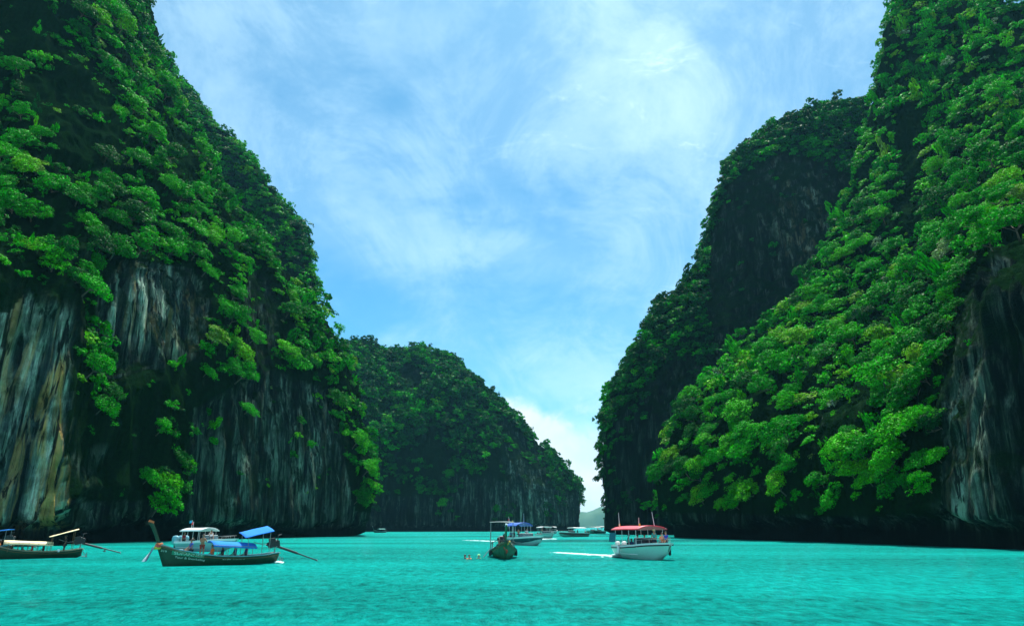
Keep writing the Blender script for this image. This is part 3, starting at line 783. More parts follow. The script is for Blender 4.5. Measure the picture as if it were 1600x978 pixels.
# ------------------------------------------------------------------ people
def rot2(v, a):
    return Vector((v[0] * math.cos(a) - v[1] * math.sin(a), v[0] * math.sin(a) + v[1] * math.cos(a), v[2]))
def skeleton(pose):
    """joints of a 1.70 m person looking along +X. returns dict"""
    J = {}
    sit = pose in ('sit', 'kneel')
    hip = 0.50 if sit else 0.92
    J['pelvis'] = Vector((0, 0, hip)); J['waist'] = Vector((0.01, 0, hip + 0.17)); J['chest'] = Vector((0.02, 0, hip + 0.40))
    J['collar'] = Vector((0.02, 0, hip + 0.53)); J['neck'] = Vector((0.03, 0, hip + 0.60)); J['jaw'] = Vector((0.055, 0, hip + 0.66)); J['brow'] = Vector((0.04, 0, hip + 0.74)); J['top'] = Vector((0.03, 0, hip + 0.80))
    for s, n in ((1, 'l'), (-1, 'r')):
        J['sh' + n] = Vector((0.0, s * 0.175, hip + 0.49))
        if pose == 'stand':
            J['el' + n] = Vector((0.0, s * 0.24, hip + 0.21)); J['wr' + n] = Vector((0.10, s * 0.25, hip - 0.03))
        elif pose == 'hold':
            J['el' + n] = Vector((0.12, s * 0.24, hip + 0.24)); J['wr' + n] = Vector((0.36, s * 0.14, hip + 0.30))
        else:
            J['el' + n] = Vector((0.08, s * 0.25, hip + 0.22)); J['wr' + n] = Vector((0.30, s * 0.20, hip + 0.10))
        J['hp' + n] = Vector((0, s * 0.095, hip - 0.03))
        if sit:
            J['kn' + n] = Vector((0.43, s * 0.14, 0.49)); J['an' + n] = Vector((0.40, s * 0.13, 0.08)); J['to' + n] = Vector((0.56, s * 0.15, 0.03))
        else:
            k = 0.05 if n == 'l' else -0.02
            J['kn' + n] = Vector((0.03 + k, s * 0.11, 0.49)); J['an' + n] = Vector((-0.02 + k, s * 0.12, 0.08)); J['to' + n] = Vector((0.15 + k, s * 0.14, 0.03))
    return J
def skin_mesh(name, V, E, Rr, root, sub=1):
    me = bpy.data.meshes.new(name); me.from_pydata([tuple(v) for v in V], E, [])
    o = bpy.data.objects.new(name, me); COL.objects.link(o)
    o.modifiers.new('skin', 'SKIN')
    sv = me.skin_vertices[0].data if me.skin_vertices else None
    if sv is None:
        bm = bmesh.new(); bm.from_mesh(me); bm.verts.layers.skin.verify(); bm.to_mesh(me); bm.free(); sv = me.skin_vertices[0].data
    for i, r_ in enumerate(Rr):
        sv[i].radius = (r_ if isinstance(r_, tuple) else (r_, r_)); sv[i].use_root = (i == root)
    if sub:
        ss = o.modifiers.new('sub', 'SUBSURF'); ss.levels = sub; ss.render_levels = sub
    dg = bpy.context.evaluated_depsgraph_get(); dg.update()
    out = bpy.data.meshes.new_from_object(o.evaluated_get(dg))
    bpy.data.objects.remove(o); out.name = name
    out.polygons.foreach_set('use_smooth', [True] * len(out.polygons))
    return out
def person_meshes(pose):
    J = skeleton(pose)
    V, E, Rr = [], [], []
    def a(p, r_, link_to=None):
        V.append(p); Rr.append(r_); i = len(V) - 1
        if link_to is not None: E.append((link_to, i))
        return i
    pe = a(J['pelvis'], (0.145, 0.10)); wa = a(J['waist'], (0.125, 0.09), pe); ch = a(J['chest'], (0.155, 0.11), wa)
    co = a(J['collar'], (0.10, 0.075), ch); ne = a(J['neck'], 0.055, co); ja = a(J['jaw'], (0.068, 0.075), ne); br = a(J['brow'], (0.078, 0.092), ja); tp = a(J['top'], (0.055, 0.065), br)
    a(J['jaw'] + Vector((0.105, 0, 0.045)), 0.012, br)                    # nose
    for s in (1, -1): a(J['jaw'] + Vector((-0.01, s * 0.088, 0.045)), 0.014, br)   # ears
    for s, n in ((1, 'l'), (-1, 'r')):
        sh = a(J['sh' + n], 0.058, ch); el = a(J['el' + n], 0.042, sh); wr = a(J['wr' + n], 0.028, el)
        d = (J['wr' + n] - J['el' + n]).normalized(); side = Vector((0, 1, 0)).cross(d).normalized()
        pa = a(J['wr' + n] + d * 0.06, (0.038, 0.020), wr)
        for q, ln in ((-1.5, .060), (-0.5, .078), (0.5, .082), (1.5, .068)):
            f1 = a(J['wr' + n] + d * (0.10) + side * 0.019 * q, 0.0085, pa)
            f2 = a(J['wr' + n] + d * (0.10 + ln * .55) + side * 0.019 * q + Vector((0, -s * 0.008, 0)), 0.008, f1)
            a(J['wr' + n] + d * (0.10 + ln) + side * 0.019 * q + Vector((0, -s * 0.025, 0)), 0.0065, f2)
        t1 = a(J['wr' + n] + d * 0.045 + side * 0.042, 0.010, pa); a(J['wr' + n] + d * 0.085 + side * 0.058 + Vector((0, -s * 0.01, 0)), 0.008, t1)
        hp = a(J['hp' + n], 0.088, pe); kn = a(J['kn' + n], 0.058, hp)
        cf = a(J['kn' + n].lerp(J['an' + n], 0.35), 0.055, kn); an = a(J['an' + n], 0.036, cf); a(J['to' + n], (0.040, 0.024), an)
    body = skin_mesh('body', V, E, Rr, 0)
    V, E, Rr = [], [], []
    wa = a(J['pelvis'] + Vector((0, 0, 0.05)), (0.150, 0.112)); w2 = a(J['waist'], (0.145, 0.11), wa); ch = a(J['chest'], (0.172, 0.128), w2); co = a(J['collar'] - Vector((0, 0, 0.01)), (0.085, 0.075), ch)
    for n in 'lr':
        sh = a(J['sh' + n], 0.073, ch); a(J['sh' + n].lerp(J['el' + n], 0.62), 0.066, sh)
    shirt = skin_mesh('shirt', V, E, Rr, 0)
    V, E, Rr = [], [], []
    pe = a(J['pelvis'] + Vector((0, 0, 0.04)), (0.153, 0.116))
    for n in 'lr':
        hp = a(J['hp' + n], 0.104, pe); a(J['hp' + n].lerp(J['kn' + n], 0.72), 0.088, hp)
    shorts = skin_mesh('shorts', V, E, Rr, 0)
    m = MB(); c = J['brow'] + Vector((-0.018, 0, 0.022)); m.ball(c, (0.105, 0.096, 0.088), 12, 8)
    hair = m.mesh('hair', pm('hair_dark', (0.015, 0.012, 0.01)), True)
    m = MB(); m.ball(c + Vector((0, 0, 0.045)), (0.112, 0.105, 0.07), 12, 8); m.rings([[(c.x + rr_ * math.cos(t * math.pi / 8), c.y + rr_ * math.sin(t * math.pi / 8), c.z + zz) for t in range(16)] for rr_, zz in ((.10, .05), (.19, .02), (.19, .012), (.10, .03))])
    hat = m.mesh('sun_hat', pm('straw', (0.6, 0.45, 0.12)), True)
    m = MB()
    for s in (1, -1): m.ball(J['jaw'] + Vector((0.074, s * 0.032, 0.062)), (0.012, 0.014, 0.009), 6, 4)
    eyes = m.mesh('eyes', pm('hair_dark', (0.015, 0.012, 0.01)), True)
    m = MB(); m.tube([J['jaw'] + Vector((0.072, -0.026, -0.005)), J['jaw'] + Vector((0.080, 0, -0.008)), J['jaw'] + Vector((0.072, 0.026, -0.005))], 0.006, 5)
    mouth = m.mesh('mouth', pm('lips', (0.35, 0.10, 0.08)), True)
    return dict(body=body, shirt=shirt, shorts=shorts, hair=hair, hat=hat, eyes=eyes, mouth=mouth)
PM = {p: person_meshes(p) for p in ('stand', 'sit', 'hold')}
SKIN = [pm('skin_tan', (0.36, 0.17, 0.09), wear=0.1), pm('skin_fair', (0.60, 0.32, 0.20), wear=0.1), pm('skin_brown', (0.17, 0.075, 0.04), wear=0.1)]
CL = {}
def cloth(c):
    if c not in CL: CL[c] = paint('fabric', c, 0.85, wear=0.2, scale=12)
    return CL[c]
def person(loc, rz, pose, label, shirt=None, shorts=(0.03, 0.03, 0.05), skin=0, hat=None, hair=True, group='people on the boats', vest=None):
    t = empty('person', loc, rz, label, 'person', group)
    M = PM[pose]
    def prt(nm, me, mat):
        o = bpy.data.objects.new(nm, me); link(o, t)
        if not me.materials: me.materials.append(mat)
        o.material_slots[0].link = 'OBJECT'; o.material_slots[0].material = mat
        return o
    prt('body', M['body'], SKIN[skin])
    if shirt: prt('shirt', M['shirt'], cloth(shirt))
    if vest:
        v = prt('life_vest', M['shirt'], cloth(vest)); v.scale = (1.10, 1.05, 1.0)
    prt('shorts', M['shorts'], cloth(shorts))
    prt('eyes', M['eyes'], pm('hair_dark', (0.015, 0.012, 0.01))); prt('mouth', M['mouth'], pm('lips', (0.35, 0.10, 0.08)))
    if hat: prt('sun_hat', M['hat'], cloth(hat))
    elif hair: prt('hair', M['hair'], pm('hair_dark', (0.015, 0.012, 0.01)))
    return t

# ------------------------------------------------------------------ boats
M_METAL = paint('weathered_metal', (0.35, 0.36, 0.36), 0.45, 0.8)
M_DARK = paint('engine_black', (0.02, 0.022, 0.024), 0.5)
M_WHITE = paint('white_gelcoat', (0.80, 0.82, 0.80), 0.25, wear=0.08, coat=0.3)
M_GLASS = paint('tinted_windscreen', (0.03, 0.07, 0.08), 0.08, coat=0.5)
M_WOOD = paint('varnished_wood', (0.20, 0.10, 0.045), 0.5)
M_DECKW = paint('pale_deck_wood', (0.34, 0.26, 0.17), 0.7)
M_RUBBER = paint('black_rubber', (0.012, 0.014, 0.018), 0.6)
M_ORANGE = pm('orange_ribbon', (0.75, 0.16, 0.04)); M_PINK = pm('pink_ribbon', (0.75, 0.10, 0.12)); M_YEL = pm('yellow_ribbon', (0.8, 0.6, 0.05)); M_GRN = pm('green_ribbon', (0.10, 0.5, 0.10))

def interp(tab, t):
    for (a, b), (c, d_) in zip(tab, tab[1:]):
        if t <= c: 
            u = (t - a) / (c - a); u = u * u * (3 - 2 * u) * 0.4 + u * 0.6
            return b + (d_ - b) * u
    return tab[-1][1]
class Hull:
    def __init__(s, L, beam, bt, sheer, keel, rake=0.35, flare=0.6, chine=1.3):
        s.L, s.beam, s.bt, s.sh, s.kt, s.rake, s.fl, s.ch = L, beam, bt, sheer, keel, rake, flare, chine
    def half(s, t): return s.beam / 2 * interp(s.bt, t)
    def sheer(s, t): return interp(s.sh, t)
    def keel(s, t): return interp(s.kt, t)
    def xoff(s, t, z): return s.rake * max(0, (t - 0.6) / 0.4) ** 2 * (z + 0.3)
    def pt(s, t, k, side=1, ins=0.0):
        sh, ke = s.sheer(t), s.keel(t)
        ke2 = ke + ins * 2.2; z = ke2 + (sh - ke2) * k ** s.ch
        y = max(s.half(t) - ins, 0.004) * k ** s.fl
        return (t * s.L + s.xoff(t, z), side * y, z)
    def at(s, x, z):
        """half breadth of the outer skin at (x, z)"""
        t = min(max(x / s.L, 0), 1)
        for _ in range(3): t = min(max((x - s.xoff(t, z)) / s.L, 0), 1)
        k = min(max((z - s.keel(t)) / (s.sheer(t) - s.keel(t)), 0.02), 1) ** (1 / s.ch)
        return s.half(t) * k ** s.fl
    def mesh(s, n=28, m=9, th=0.05):
        R_ = []
        for i in range(n + 1):
            t = i / n
            out = [s.pt(t, k / m, -1) for k in range(m, 0, -1)] + [s.pt(t, 0.0, 1)] + [s.pt(t, k / m, 1) for k in range(1, m + 1)]
            inn = [s.pt(t, k / m, 1, th) for k in range(m, 0, -1)] + [s.pt(t, 0.0, 1, th)] + [s.pt(t, k / m, -1, th) for k in range(1, m + 1)]
            R_.append(out + inn)
        mb = MB(); mb.rings(R_)
        return mb
    def strip(s, side, z0, z1, off, th, n=30, t0=0.0, t1=1.0):
        """a band lying on the sheer: z0..z1 relative to the sheer"""
        R_ = []
        for i in range(n + 1):
            t = t0 + (t1 - t0) * i / n; sh = s.sheer(t)
            pts = []
            for zz in (z0, z1):
                z = sh + zz; y = s.at(t * s.L + s.xoff(t, min(z, sh)), min(z, sh)) + off
                pts.append((t * s.L + s.xoff(t, z), y, z))
            a, b = pts
            R_.append([(a[0], side * a[1], a[2]), (b[0], side * b[1], b[2]), (b[0], side * (b[1] - th), b[2]), (a[0], side * (a[1] - th), a[2])])
        return R_
def text_on_hull(parent, hull, txt, x0, x1, z, size, side, mat, slant=0.0, lab=None):
    cu = bpy.data.curves.new('lettering', 'FONT'); cu.body = txt; cu.size = size; cu.extrude = 0.0; cu.align_x = 'CENTER'
    o = bpy.data.objects.new('lettering', cu); COL.objects.link(o)
    dg = bpy.context.evaluated_depsgraph_get(); dg.update()
    me = bpy.data.meshes.new_from_object(o.evaluated_get(dg)); bpy.data.objects.remove(o)
    bm = bmesh.new(); bm.from_mesh(me)
    bmesh.ops.subdivide_edges(bm, edges=[e for e in bm.edges if e.calc_length() > 0.15], cuts=2)
    xs = [v.co.x for v in bm.verts]; w_ = max(xs) - min(xs); cx = (x0 + x1) / 2; sc_ = (x1 - x0) / w_
    for v in bm.verts:
        u = v.co.x * sc_ * (-1 if side > 0 else 1)
        x = cx + u; zz = z + v.co.y + slant * u
        v.co = Vector((x, side * (hull.at(x, zz) + 0.012), zz))
    bm.to_mesh(me); bm.free(); me.materials.clear(); me.materials.append(mat)
    o = bpy.data.objects.new('lettering', me); link(o, parent)
    if lab: o['label'] = lab
    return o
def canopy(parent, x0, x1, z0, z1, wd, mat, camber=0.12, posts=4, foot=0.7, th=0.04, edge=0.0, pm_=None, name='canopy', pitch_y=0.0):
    mb = MB(); rows = []
    for i in range(9):
        u = i / 8; r_ = []
        for j in range(9):
            v = j / 8 * 2 - 1
            r_.append((x0 + (x1 - x0) * u, v * wd / 2, z0 + (z1 - z0) * u + camber * (1 - v * v) + pitch_y * v + 0.010 * math.sin(9 * u + 3 * v) - edge * abs(v) ** 6))
        rows.append(r_)
    mb.sheet(rows, th); c = mb.build(name, mat, parent, True)
    for i in range(posts):
        u = (i + 0.5) / posts if posts > 2 else (0.12 if i == 0 else 0.88)
        for sd in (1, -1):
            x = x0 + (x1 - x0) * u; z = z0 + (z1 - z0) * u + pitch_y * sd * 0.9
            q = MB(); q.tube([(x, sd * wd / 2 * 0.94, foot), (x, sd * wd / 2 * 0.92, z)], 0.022, 6); q.build('canopy_post', pm_ or M_METAL, parent)
    q = MB()
    for sd in (1, -1): q.tube([(x0, sd * wd / 2 * 0.92, z0 - 0.03 + pitch_y * sd * .9), (x1, sd * wd / 2 * 0.92, z1 - 0.03 + pitch_y * sd * .9)], 0.022, 6)
    q.build('canopy_frame', pm_ or M_METAL, parent)
    return c

LT_B = [(0, .52), (.12, .74), (.3, .95), (.48, 1.0), (.66, .90), (.8, .68), (.9, .42), (.97, .16), (1, .05)]
LT_S = [(0, .82), (.15, .66), (.35, .60), (.55, .66), (.7, .80), (.85, 1.10), (1, 1.62)]
LT_K = [(0, .12), (.08, -.15), (.2, -.35), (.8, -.40), (.93, -.36), (1, -.30)]
def longtail(loc, rz, label, hullc, stripec, canopies, beam=2.1, L=9.6, ribbons=True, postc=None, people=(), group='wooden long-tail boats', tall=1.55, simple=False, shaft=3.6, tilt=-0.34, name='long_tail_boat', wood=None):
    t = empty(name, loc, rz, label, 'boat', group)
    H = Hull(L, beam, LT_B, LT_S, LT_K, 0.42, 0.62, 1.25)
    mh = paint('painted_planks', hullc, 0.42, wear=0.35, scale=3)
    H.mesh().build('hull', mh, t, True)
    for sd in (1, -1):
        q = MB(); q.rings(H.strip(sd, -0.035, 0.035, 0.035, 0.11)); q.build('gunwale', stripec, t)
        q = MB(); q.rings(H.strip(sd, -0.22, -0.17, 0.014, 0.03)); q.build('rubbing_strake', wood or M_WOOD, t)
    # stem post, tall and raked, flaring at its head
    sx = L + H.xoff(1, 1.6)
    q = MB(); R_ = []
    for k in range(9):
        u = k / 8; z = 1.1 + (tall + 0.5) * u; x = L - 0.14 + 0.42 * 1.4 + 0.42 * (tall + .5) * u * (0.75 + 0.35 * u)
        w_ = 0.07 + 0.03 * u; l_ = 0.30 - 0.06 * math.sin(math.pi * u) + 0.05 * u
        R_.append([(x - l_ / 2, -w_, z), (x + l_ / 2, -w_ * .5, z + .05), (x + l_ / 2, w_ * .5, z + .05), (x - l_ / 2, w_, z)])
    q.rings(R_); post = q.build('bow_post', postc or mh, t, True)
    hx, hz = R_[-1][0][0] + 0.13, R_[-1][0][2]
    q = MB(); q.box((hx, 0, hz + 0.07), (0.40, 0.22, 0.15), (0, -0.35, 0), 0.85); q.build('post_cap', M_ORANGE if ribbons else M_WHITE, post)
    if ribbons:
        bx, bz = R_[2][0][0] + 0.12, R_[2][0][2] - 0.1
        for j, (mt, dz) in enumerate(((M_ORANGE, 0.06), (M_PINK, -0.08), (M_YEL, -0.2))):
            q = MB()
            for a in range(10):
                an = a * 0.628; q.ball((bx - 0.02 + 0.19 * math.cos(an) - dz * .3, 0.15 * math.sin(an), bz + dz + 0.03 * math.sin(3 * an)), (0.085, 0.085, 0.10), 6, 5)
            q.build('garland', mt, t, True)
        for j in range(4):
            q = MB(); y = -0.05 + 0.05 * j; rows = []
            for a in range(7):
                u = a / 6; rows.append([(bx + 0.24 + 0.05 * j + 0.55 * u + .05 * math.sin(5 * u + j), y - 0.06 - 0.10 * u, bz - 0.1 - 1.05 * u), (bx + 0.28 + 0.05 * j + 0.42 * u, y + 0.06 + .1 * u, bz - 0.12 - 1.0 * u)])
            q.sheet(rows, 0.015); q.build('hanging_sash', [pm('blue_sash', (0.03, 0.16, 0.42)), pm('white_sash', (0.75, 0.78, 0.8)), pm('blue_sash', (0.03, 0.16, 0.42)), pm('white_sash', (0.75, 0.78, 0.8))][j], t)
    # floor, thwarts
    q = MB(); rows = []
    for i in range(13):
        tt = 0.05 + 0.80 * i / 12; wv = H.at(tt * L, 0.12 + 0.25 * max(0, tt - .6)) - 0.07
        rows.append([(tt * L, -wv, 0.12 + 0.5 * max(0, tt - .6)), (tt * L, wv, 0.12 + 0.5 * max(0, tt - .6))])
    q.sheet(rows, 0.04); q.build('floor_boards', M_DECKW, t)
    for i in range(6):
        tt = 0.12 + 0.12 * i; q = MB(); q.box((tt * L, 0, H.sheer(tt) - 0.16), (0.26, 2 * H.at(tt * L, H.sheer(tt) - 0.16) - 0.12, 0.05)); q.build('thwart', M_DECKW, t)
    q = MB(); rows = []
    for i in range(7):
        tt = 0.83 + 0.15 * i / 6; wv = max(H.at(tt * L, H.sheer(tt) - .05) - 0.03, .03); x = tt * L + H.xoff(tt, H.sheer(tt))
        rows.append([(x, -wv, H.sheer(tt) - 0.06), (x, wv, H.sheer(tt) - 0.06)])
    q.sheet(rows, 0.04); q.build('fore_deck', M_DECKW, t)
    q = MB(); q.box((0.12, 0, 0.76), (0.5, 2 * H.half(.02) * .9, 0.07)); q.build('stern_deck', M_DECKW, t)
    for cdef in canopies: canopy(t, **cdef)
    # long-tail engine on its pivot, with shaft, propeller and tiller
    q = MB(); q.tube([(0.22, 0, 0.75), (0.18, 0, 1.25)], 0.05, 8); q.build('engine_pivot', M_METAL, t)
    en = MB(); en.box((0.28, 0, 1.42), (0.62, 0.34, 0.34), (0, 0.2, 0)); en.box((0.42, 0, 1.66), (0.34, 0.26, 0.2), (0, 0.2, 0)); en.tube([(0.15, 0.2, 1.5), (0.15, 0.26, 1.95), (-.05, 0.26, 2.0)], 0.035, 7)
    en.ball((0.05, -0.2, 1.55), 0.13, 8, 6); en.tube([(0.55, 0, 1.45), (0.62, 0, 1.3)], 0.17, 10)
    en.v = [((v_[0] - .2) * 1.35 + .2, v_[1] * 1.35, (v_[2] - 1.3) * 1.35 + 1.3) for v_ in en.v]
    eng = en.build('engine', M_DARK, t)
    q = MB()
    for k in range(5): q.box((1.9 + .75 * k, 0, .38), (.14, 1.25, .46), (0, -.15, 0))
    q.build('seat_backs', pm('navy_vinyl', (.02, .04, .14)), t)
    q = MB(); q.tube([(0.1, -0.12, 1.83), (0.55, 0.0, 1.86), (0.6, 0.16, 1.72)], 0.035, 6); q.tube([(-0.05, 0.15, 1.35), (0.2, 0.22, 1.25)], 0.04, 6); q.build('exhaust_pipe', M_METAL, eng)
    q = MB(); q.tube([(0.6, 0.03, 1.50), (1.3, 0.12, 1.42), (2.1, 0.16, 1.68)], 0.022, 6); q.build('tiller', M_METAL, eng)
    ex = -shaft
    q = MB(); q.tube([(0.05, 0, 1.30), (-shaft * .5, 0, 1.30 + tilt * shaft * .5)], 0.095, 8); q.tube([(-shaft * .5, 0, 1.30 + tilt * shaft * .5), (ex, 0, 1.30 + tilt * shaft)], 0.05, 8); q.build('propeller_shaft', M_DARK, t)
    q = MB()
    for k in range(3): q.box((ex, 0.07 * math.cos(k * 2.09), 1.30 + tilt * shaft + 0.07 * math.sin(k * 2.09)), (0.03, 0.11, 0.08), (k * 2.09, 0.4, 0))
    q.build('propeller', M_METAL, t)
    q = MB(); q.box((-.28, 0, .10), (.45, .5, .04)); q.tube([(-.05, .2, .6), (-.45, .2, .12)], .02, 6); q.tube([(-.05, -.2, .6), (-.45, -.2, .12)], .02, 6); q.tube([(-.45, .22, -.3), (-.45, .22, .45)], .02, 6); q.tube([(-.45, -.22, -.3), (-.45, -.22, .45)], .02, 6)
    q.build('boarding_ladder', M_METAL, t)
    t.rotation_euler = (0, 0, rz)
    return t, H
def on(root, p):
    """boat-local point to world"""
    m = Matrix.Translation(root.location) @ Euler(root.rotation_euler).to_matrix().to_4x4()
    return m @ Vector(p)
def put_on(root, x, y, z, rz, pose, label, **kw):
    return person(on(root, (x, y, z)), root.rotation_euler.z + rz, pose, label, **kw)

def boat_pose(pa, Da, pb, Db):
    """stern at pixel column pa / distance Da, bow at pb / Db (waterline)"""
    a, b = B(pa, Da), B(pb, Db)
    return (float(a[0]), float(a[1]), 0.0), math.atan2(b[1] - a[1], b[0] - a[0]), float(np.hypot(*(b - a)[:2]))
BLUE = paint('blue_tarpaulin', (0.006, 0.18, 0.62), 0.95, wear=0.12, scale=3)
CREAM = paint('cream_tarpaulin', (0.80, 0.66, 0.38), 0.6, wear=0.1, scale=3)
PALE = paint('pale_blue_trim', (0.20, 0.42, 0.48), 0.5)

# --- long-tail boat with the two blue canopies
loc, rz, LL_ = boat_pose(431, 60.5, 259, 55.2)
main, HM = longtail(loc, rz, 'green long-tail boat with two blue canopies and a tall orange-tipped bow post', (0.010, 0.060, 0.026), PALE,
    [dict(x0=2.0, x1=5.4, z0=1.42, z1=1.62, wd=1.9, mat=BLUE, camber=0.13, posts=5, foot=0.62, edge=0.10, pitch_y=-0.13),
     dict(x0=0.7, x1=3.0, z0=2.72, z1=2.20, wd=1.8, mat=BLUE, camber=0.03, posts=2, foot=0.62, pitch_y=-0.20)], L=LL_ + 0.1)
Mlet = pm('pale_lettering', (0.50, 0.72, 0.60)); side = 1 if Matrix.Rotation(rz, 3, 'Z') @ Vector((0, 1, 0)) @ Vector((0, -1, 0)) > 0 else -1
q = MB(); R_ = []
for i in range(15):
    x = 6.0 + 2.25 * i / 14; z = 0.53 + 0.13 * (x - 6.0)
    a, b = HM.at(x, z), HM.at(x, z + .30)
    R_.append([(x, side * (a + .008), z), (x, side * (b + .008), z + .30), (x, side * (b - .02), z + .30), (x, side * (a - .02), z)])
q.rings(R_); q.build('name_board', pm('name_board_green', (0.015, 0.26, 0.14)), main)
text_on_hull(main, HM, 'SUPANNEE', 6.1, 8.1, 0.72, 0.27, side, Mlet, 0.13)
text_on_hull(main, HM, 'Tour & Snorkeling', 5.9, 8.0, 0.44, 0.21, side, Mlet, 0.13)
text_on_hull(main, HM, 'Krabi Thailand', 2.9, 4.6, 0.36, 0.13, side, Mlet, 0.0)
text_on_hull(main, HM, '319', 8.6, 9.0, 1.02, 0.2, side, Mlet, 0.2)
put_on(main, 6.15, side * 0.5, 0.55, R(100) * side, 'hold', 'shirtless tanned person in red shorts standing midway along the green long-tail boat', shorts=(0.35, 0.04, 0.03), skin=0)
put_on(main, 6.85, side * 0.15, 0.62, R(10) * side, 'sit', 'person in a blue shirt crouching on the fore part of the green long-tail boat', shirt=(0.04, 0.10, 0.40), skin=0)
put_on(main, 5.25, side * 0.30, 0.16, R(5) * side, 'sit', 'person in an orange life vest seated in front of the low blue canopy', shirt=(0.3, 0.05, 0.02), vest=(0.85, 0.16, 0.03), skin=0)
put_on(main, 4.45, side * 0.25, 0.10, R(0), 'sit', 'person in a dark top sitting under the front of the low blue canopy', shirt=(0.02, 0.03, 0.06), skin=2)
put_on(main, 3.5, side * 0.3, 0.10, R(0), 'sit', 'person in a navy top sitting under the middle of the low blue canopy', shirt=(0.02, 0.05, 0.22), skin=2)
put_on(main, 2.6, side * 0.3, 0.10, R(0), 'sit', 'person in a purple top sitting under the rear of the low blue canopy', shirt=(0.08, 0.03, 0.25), skin=2)

def clutter(root, x, y, z, kind, col, label):
    p = on(root, (x, y, z))
    if kind == 'cool_box':
        t = empty('cool_box', p, root.rotation_euler.z, label, 'cool box', 'luggage on the boats')
        q = MB(); q.box((0, 0, .16), (.55, .36, .32), None, 1.06); q.build('box_body', pm('box_' + label[:8], col), t)
        q = MB(); q.box((0, 0, .36), (.60, .41, .08), None, .92); q.build('lid', M_WHITE, t)
        q = MB(); q.tube([(-.2, -.21, .34), (-.2, -.25, .22), (.2, -.25, .22), (.2, -.21, .34)], .012, 5); q.build('handle', M_WHITE, t)
    else:
        t = empty('duffel_bag', p, root.rotation_euler.z, label, 'bag', 'luggage on the boats')
        q = MB(); q.tube([(-.33, 0, .17), (-.26, 0, .19), (0, 0, .20), (.26, 0, .18), (.33, 0, .16)], [.06, .16, .185, .16, .05], 10); q.build('bag_body', cloth(col), t, True)
        q = MB(); q.tube([(-.15, 0, .37), (-.1, 0, .50), (.1, 0, .50), (.15, 0, .37)], .015, 5); q.build('strap', M_DARK, t)
clutter(main, 7.75, side * .15, .80, 'cool_box', (.7, .72, .7), 'white cool box on the fore deck of the green long-tail boat')
clutter(main, 7.35, -side * .3, .72, 'bag', (.04, .12, .3), 'blue bag behind the white cool box on the green long-tail boat')
clutter(main, 1.2, side * .3, .16, 'cool_box', (.05, .15, .4), 'blue cool box under the raised stern canopy of the green long-tail boat')
clutter(main, 5.8, side * .45, .15, 'bag', (.5, .1, .05), 'red bag near the standing person on the green long-tail boat')
# --- long-tail boat with cream canopies at the left
loc, rz, LL_ = boat_pose(126, 71, -26, 66.5)
left, HL = longtail(loc, rz, 'dark green long-tail boat with cream canopies at the left edge', (0.008, 0.050, 0.020), M_DECKW,
    [dict(x0=2.5, x1=6.4, z0=1.30, z1=1.50, wd=1.7, mat=CREAM, camber=0.16, posts=5, foot=0.6, edge=0.16, pm_=M_WOOD),
     dict(x0=0.6, x1=2.9, z0=2.62, z1=1.92, wd=1.6, mat=CREAM, camber=0.05, posts=2, foot=0.62, pm_=M_WOOD)], L=LL_ + .1, shaft=3.4, tilt=-0.28)
sl_ = 1 if Matrix.Rotation(rz, 3, 'Z') @ Vector((0, 1, 0)) @ Vector((0, -1, 0)) > 0 else -1
q = MB(); q.ball((7.1, sl_ * .95, 0.95), (.2, .2, .17), 10, 7); q.build('mooring_float', M_PINK, left, True, 'pink float tied on the gunwale')
q = MB(); q.ball((2.0, sl_ * .85, 0.66), (.16, .16, .15), 10, 7); q.build('mooring_float', M_WHITE, left, True, 'white float tied near the stern')
put_on(left, 6.7, sl_ * .3, 0.35, R(180), 'sit', 'person in an orange-brown top at the front end of the long cream canopy', shirt=(0.5, 0.16, 0.03), skin=2)
put_on(left, 5.7, sl_ * .3, 0.10, R(180), 'sit', 'person in a dark green top under the front of the cream canopy', shirt=(0.03, 0.09, 0.05), skin=0)
put_on(left, 4.9, sl_ * .3, 0.10, R(180), 'sit', 'person in a teal top under the long cream canopy', shirt=(0.05, 0.3, 0.25), skin=0)
put_on(left, 4.1, sl_ * .3, 0.10, R(0), 'sit', 'person in a red top under the middle of the long cream canopy', shirt=(0.6, 0.05, 0.05), skin=1)
put_on(left, 3.2, sl_ * .3, 0.10, R(0), 'sit', 'person in a black top under the rear of the long cream canopy', shirt=(0.02, 0.02, 0.03), skin=2)
put_on(left, 1.5, sl_ * .1, 0.30, R(0), 'stand', 'boatman in dark clothes standing beneath the tilted cream canopy', shirt=(0.02, 0.02, 0.03), skin=2)

# --- third long-tail, mostly outside the frame
loc, rz, LL_ = boat_pose(16, 86, -100, 84)
third, HT = longtail(loc, rz, 'long-tail boat with a bright blue stern canopy, cut by the left edge', (0.02, 0.05, 0.06), PALE,
    [dict(x0=0.3, x1=2.6, z0=2.55, z1=2.30, wd=1.7, mat=BLUE, camber=0.06, posts=2, foot=0.7)], L=LL_, ribbons=True, shaft=2.6, tilt=-0.3)

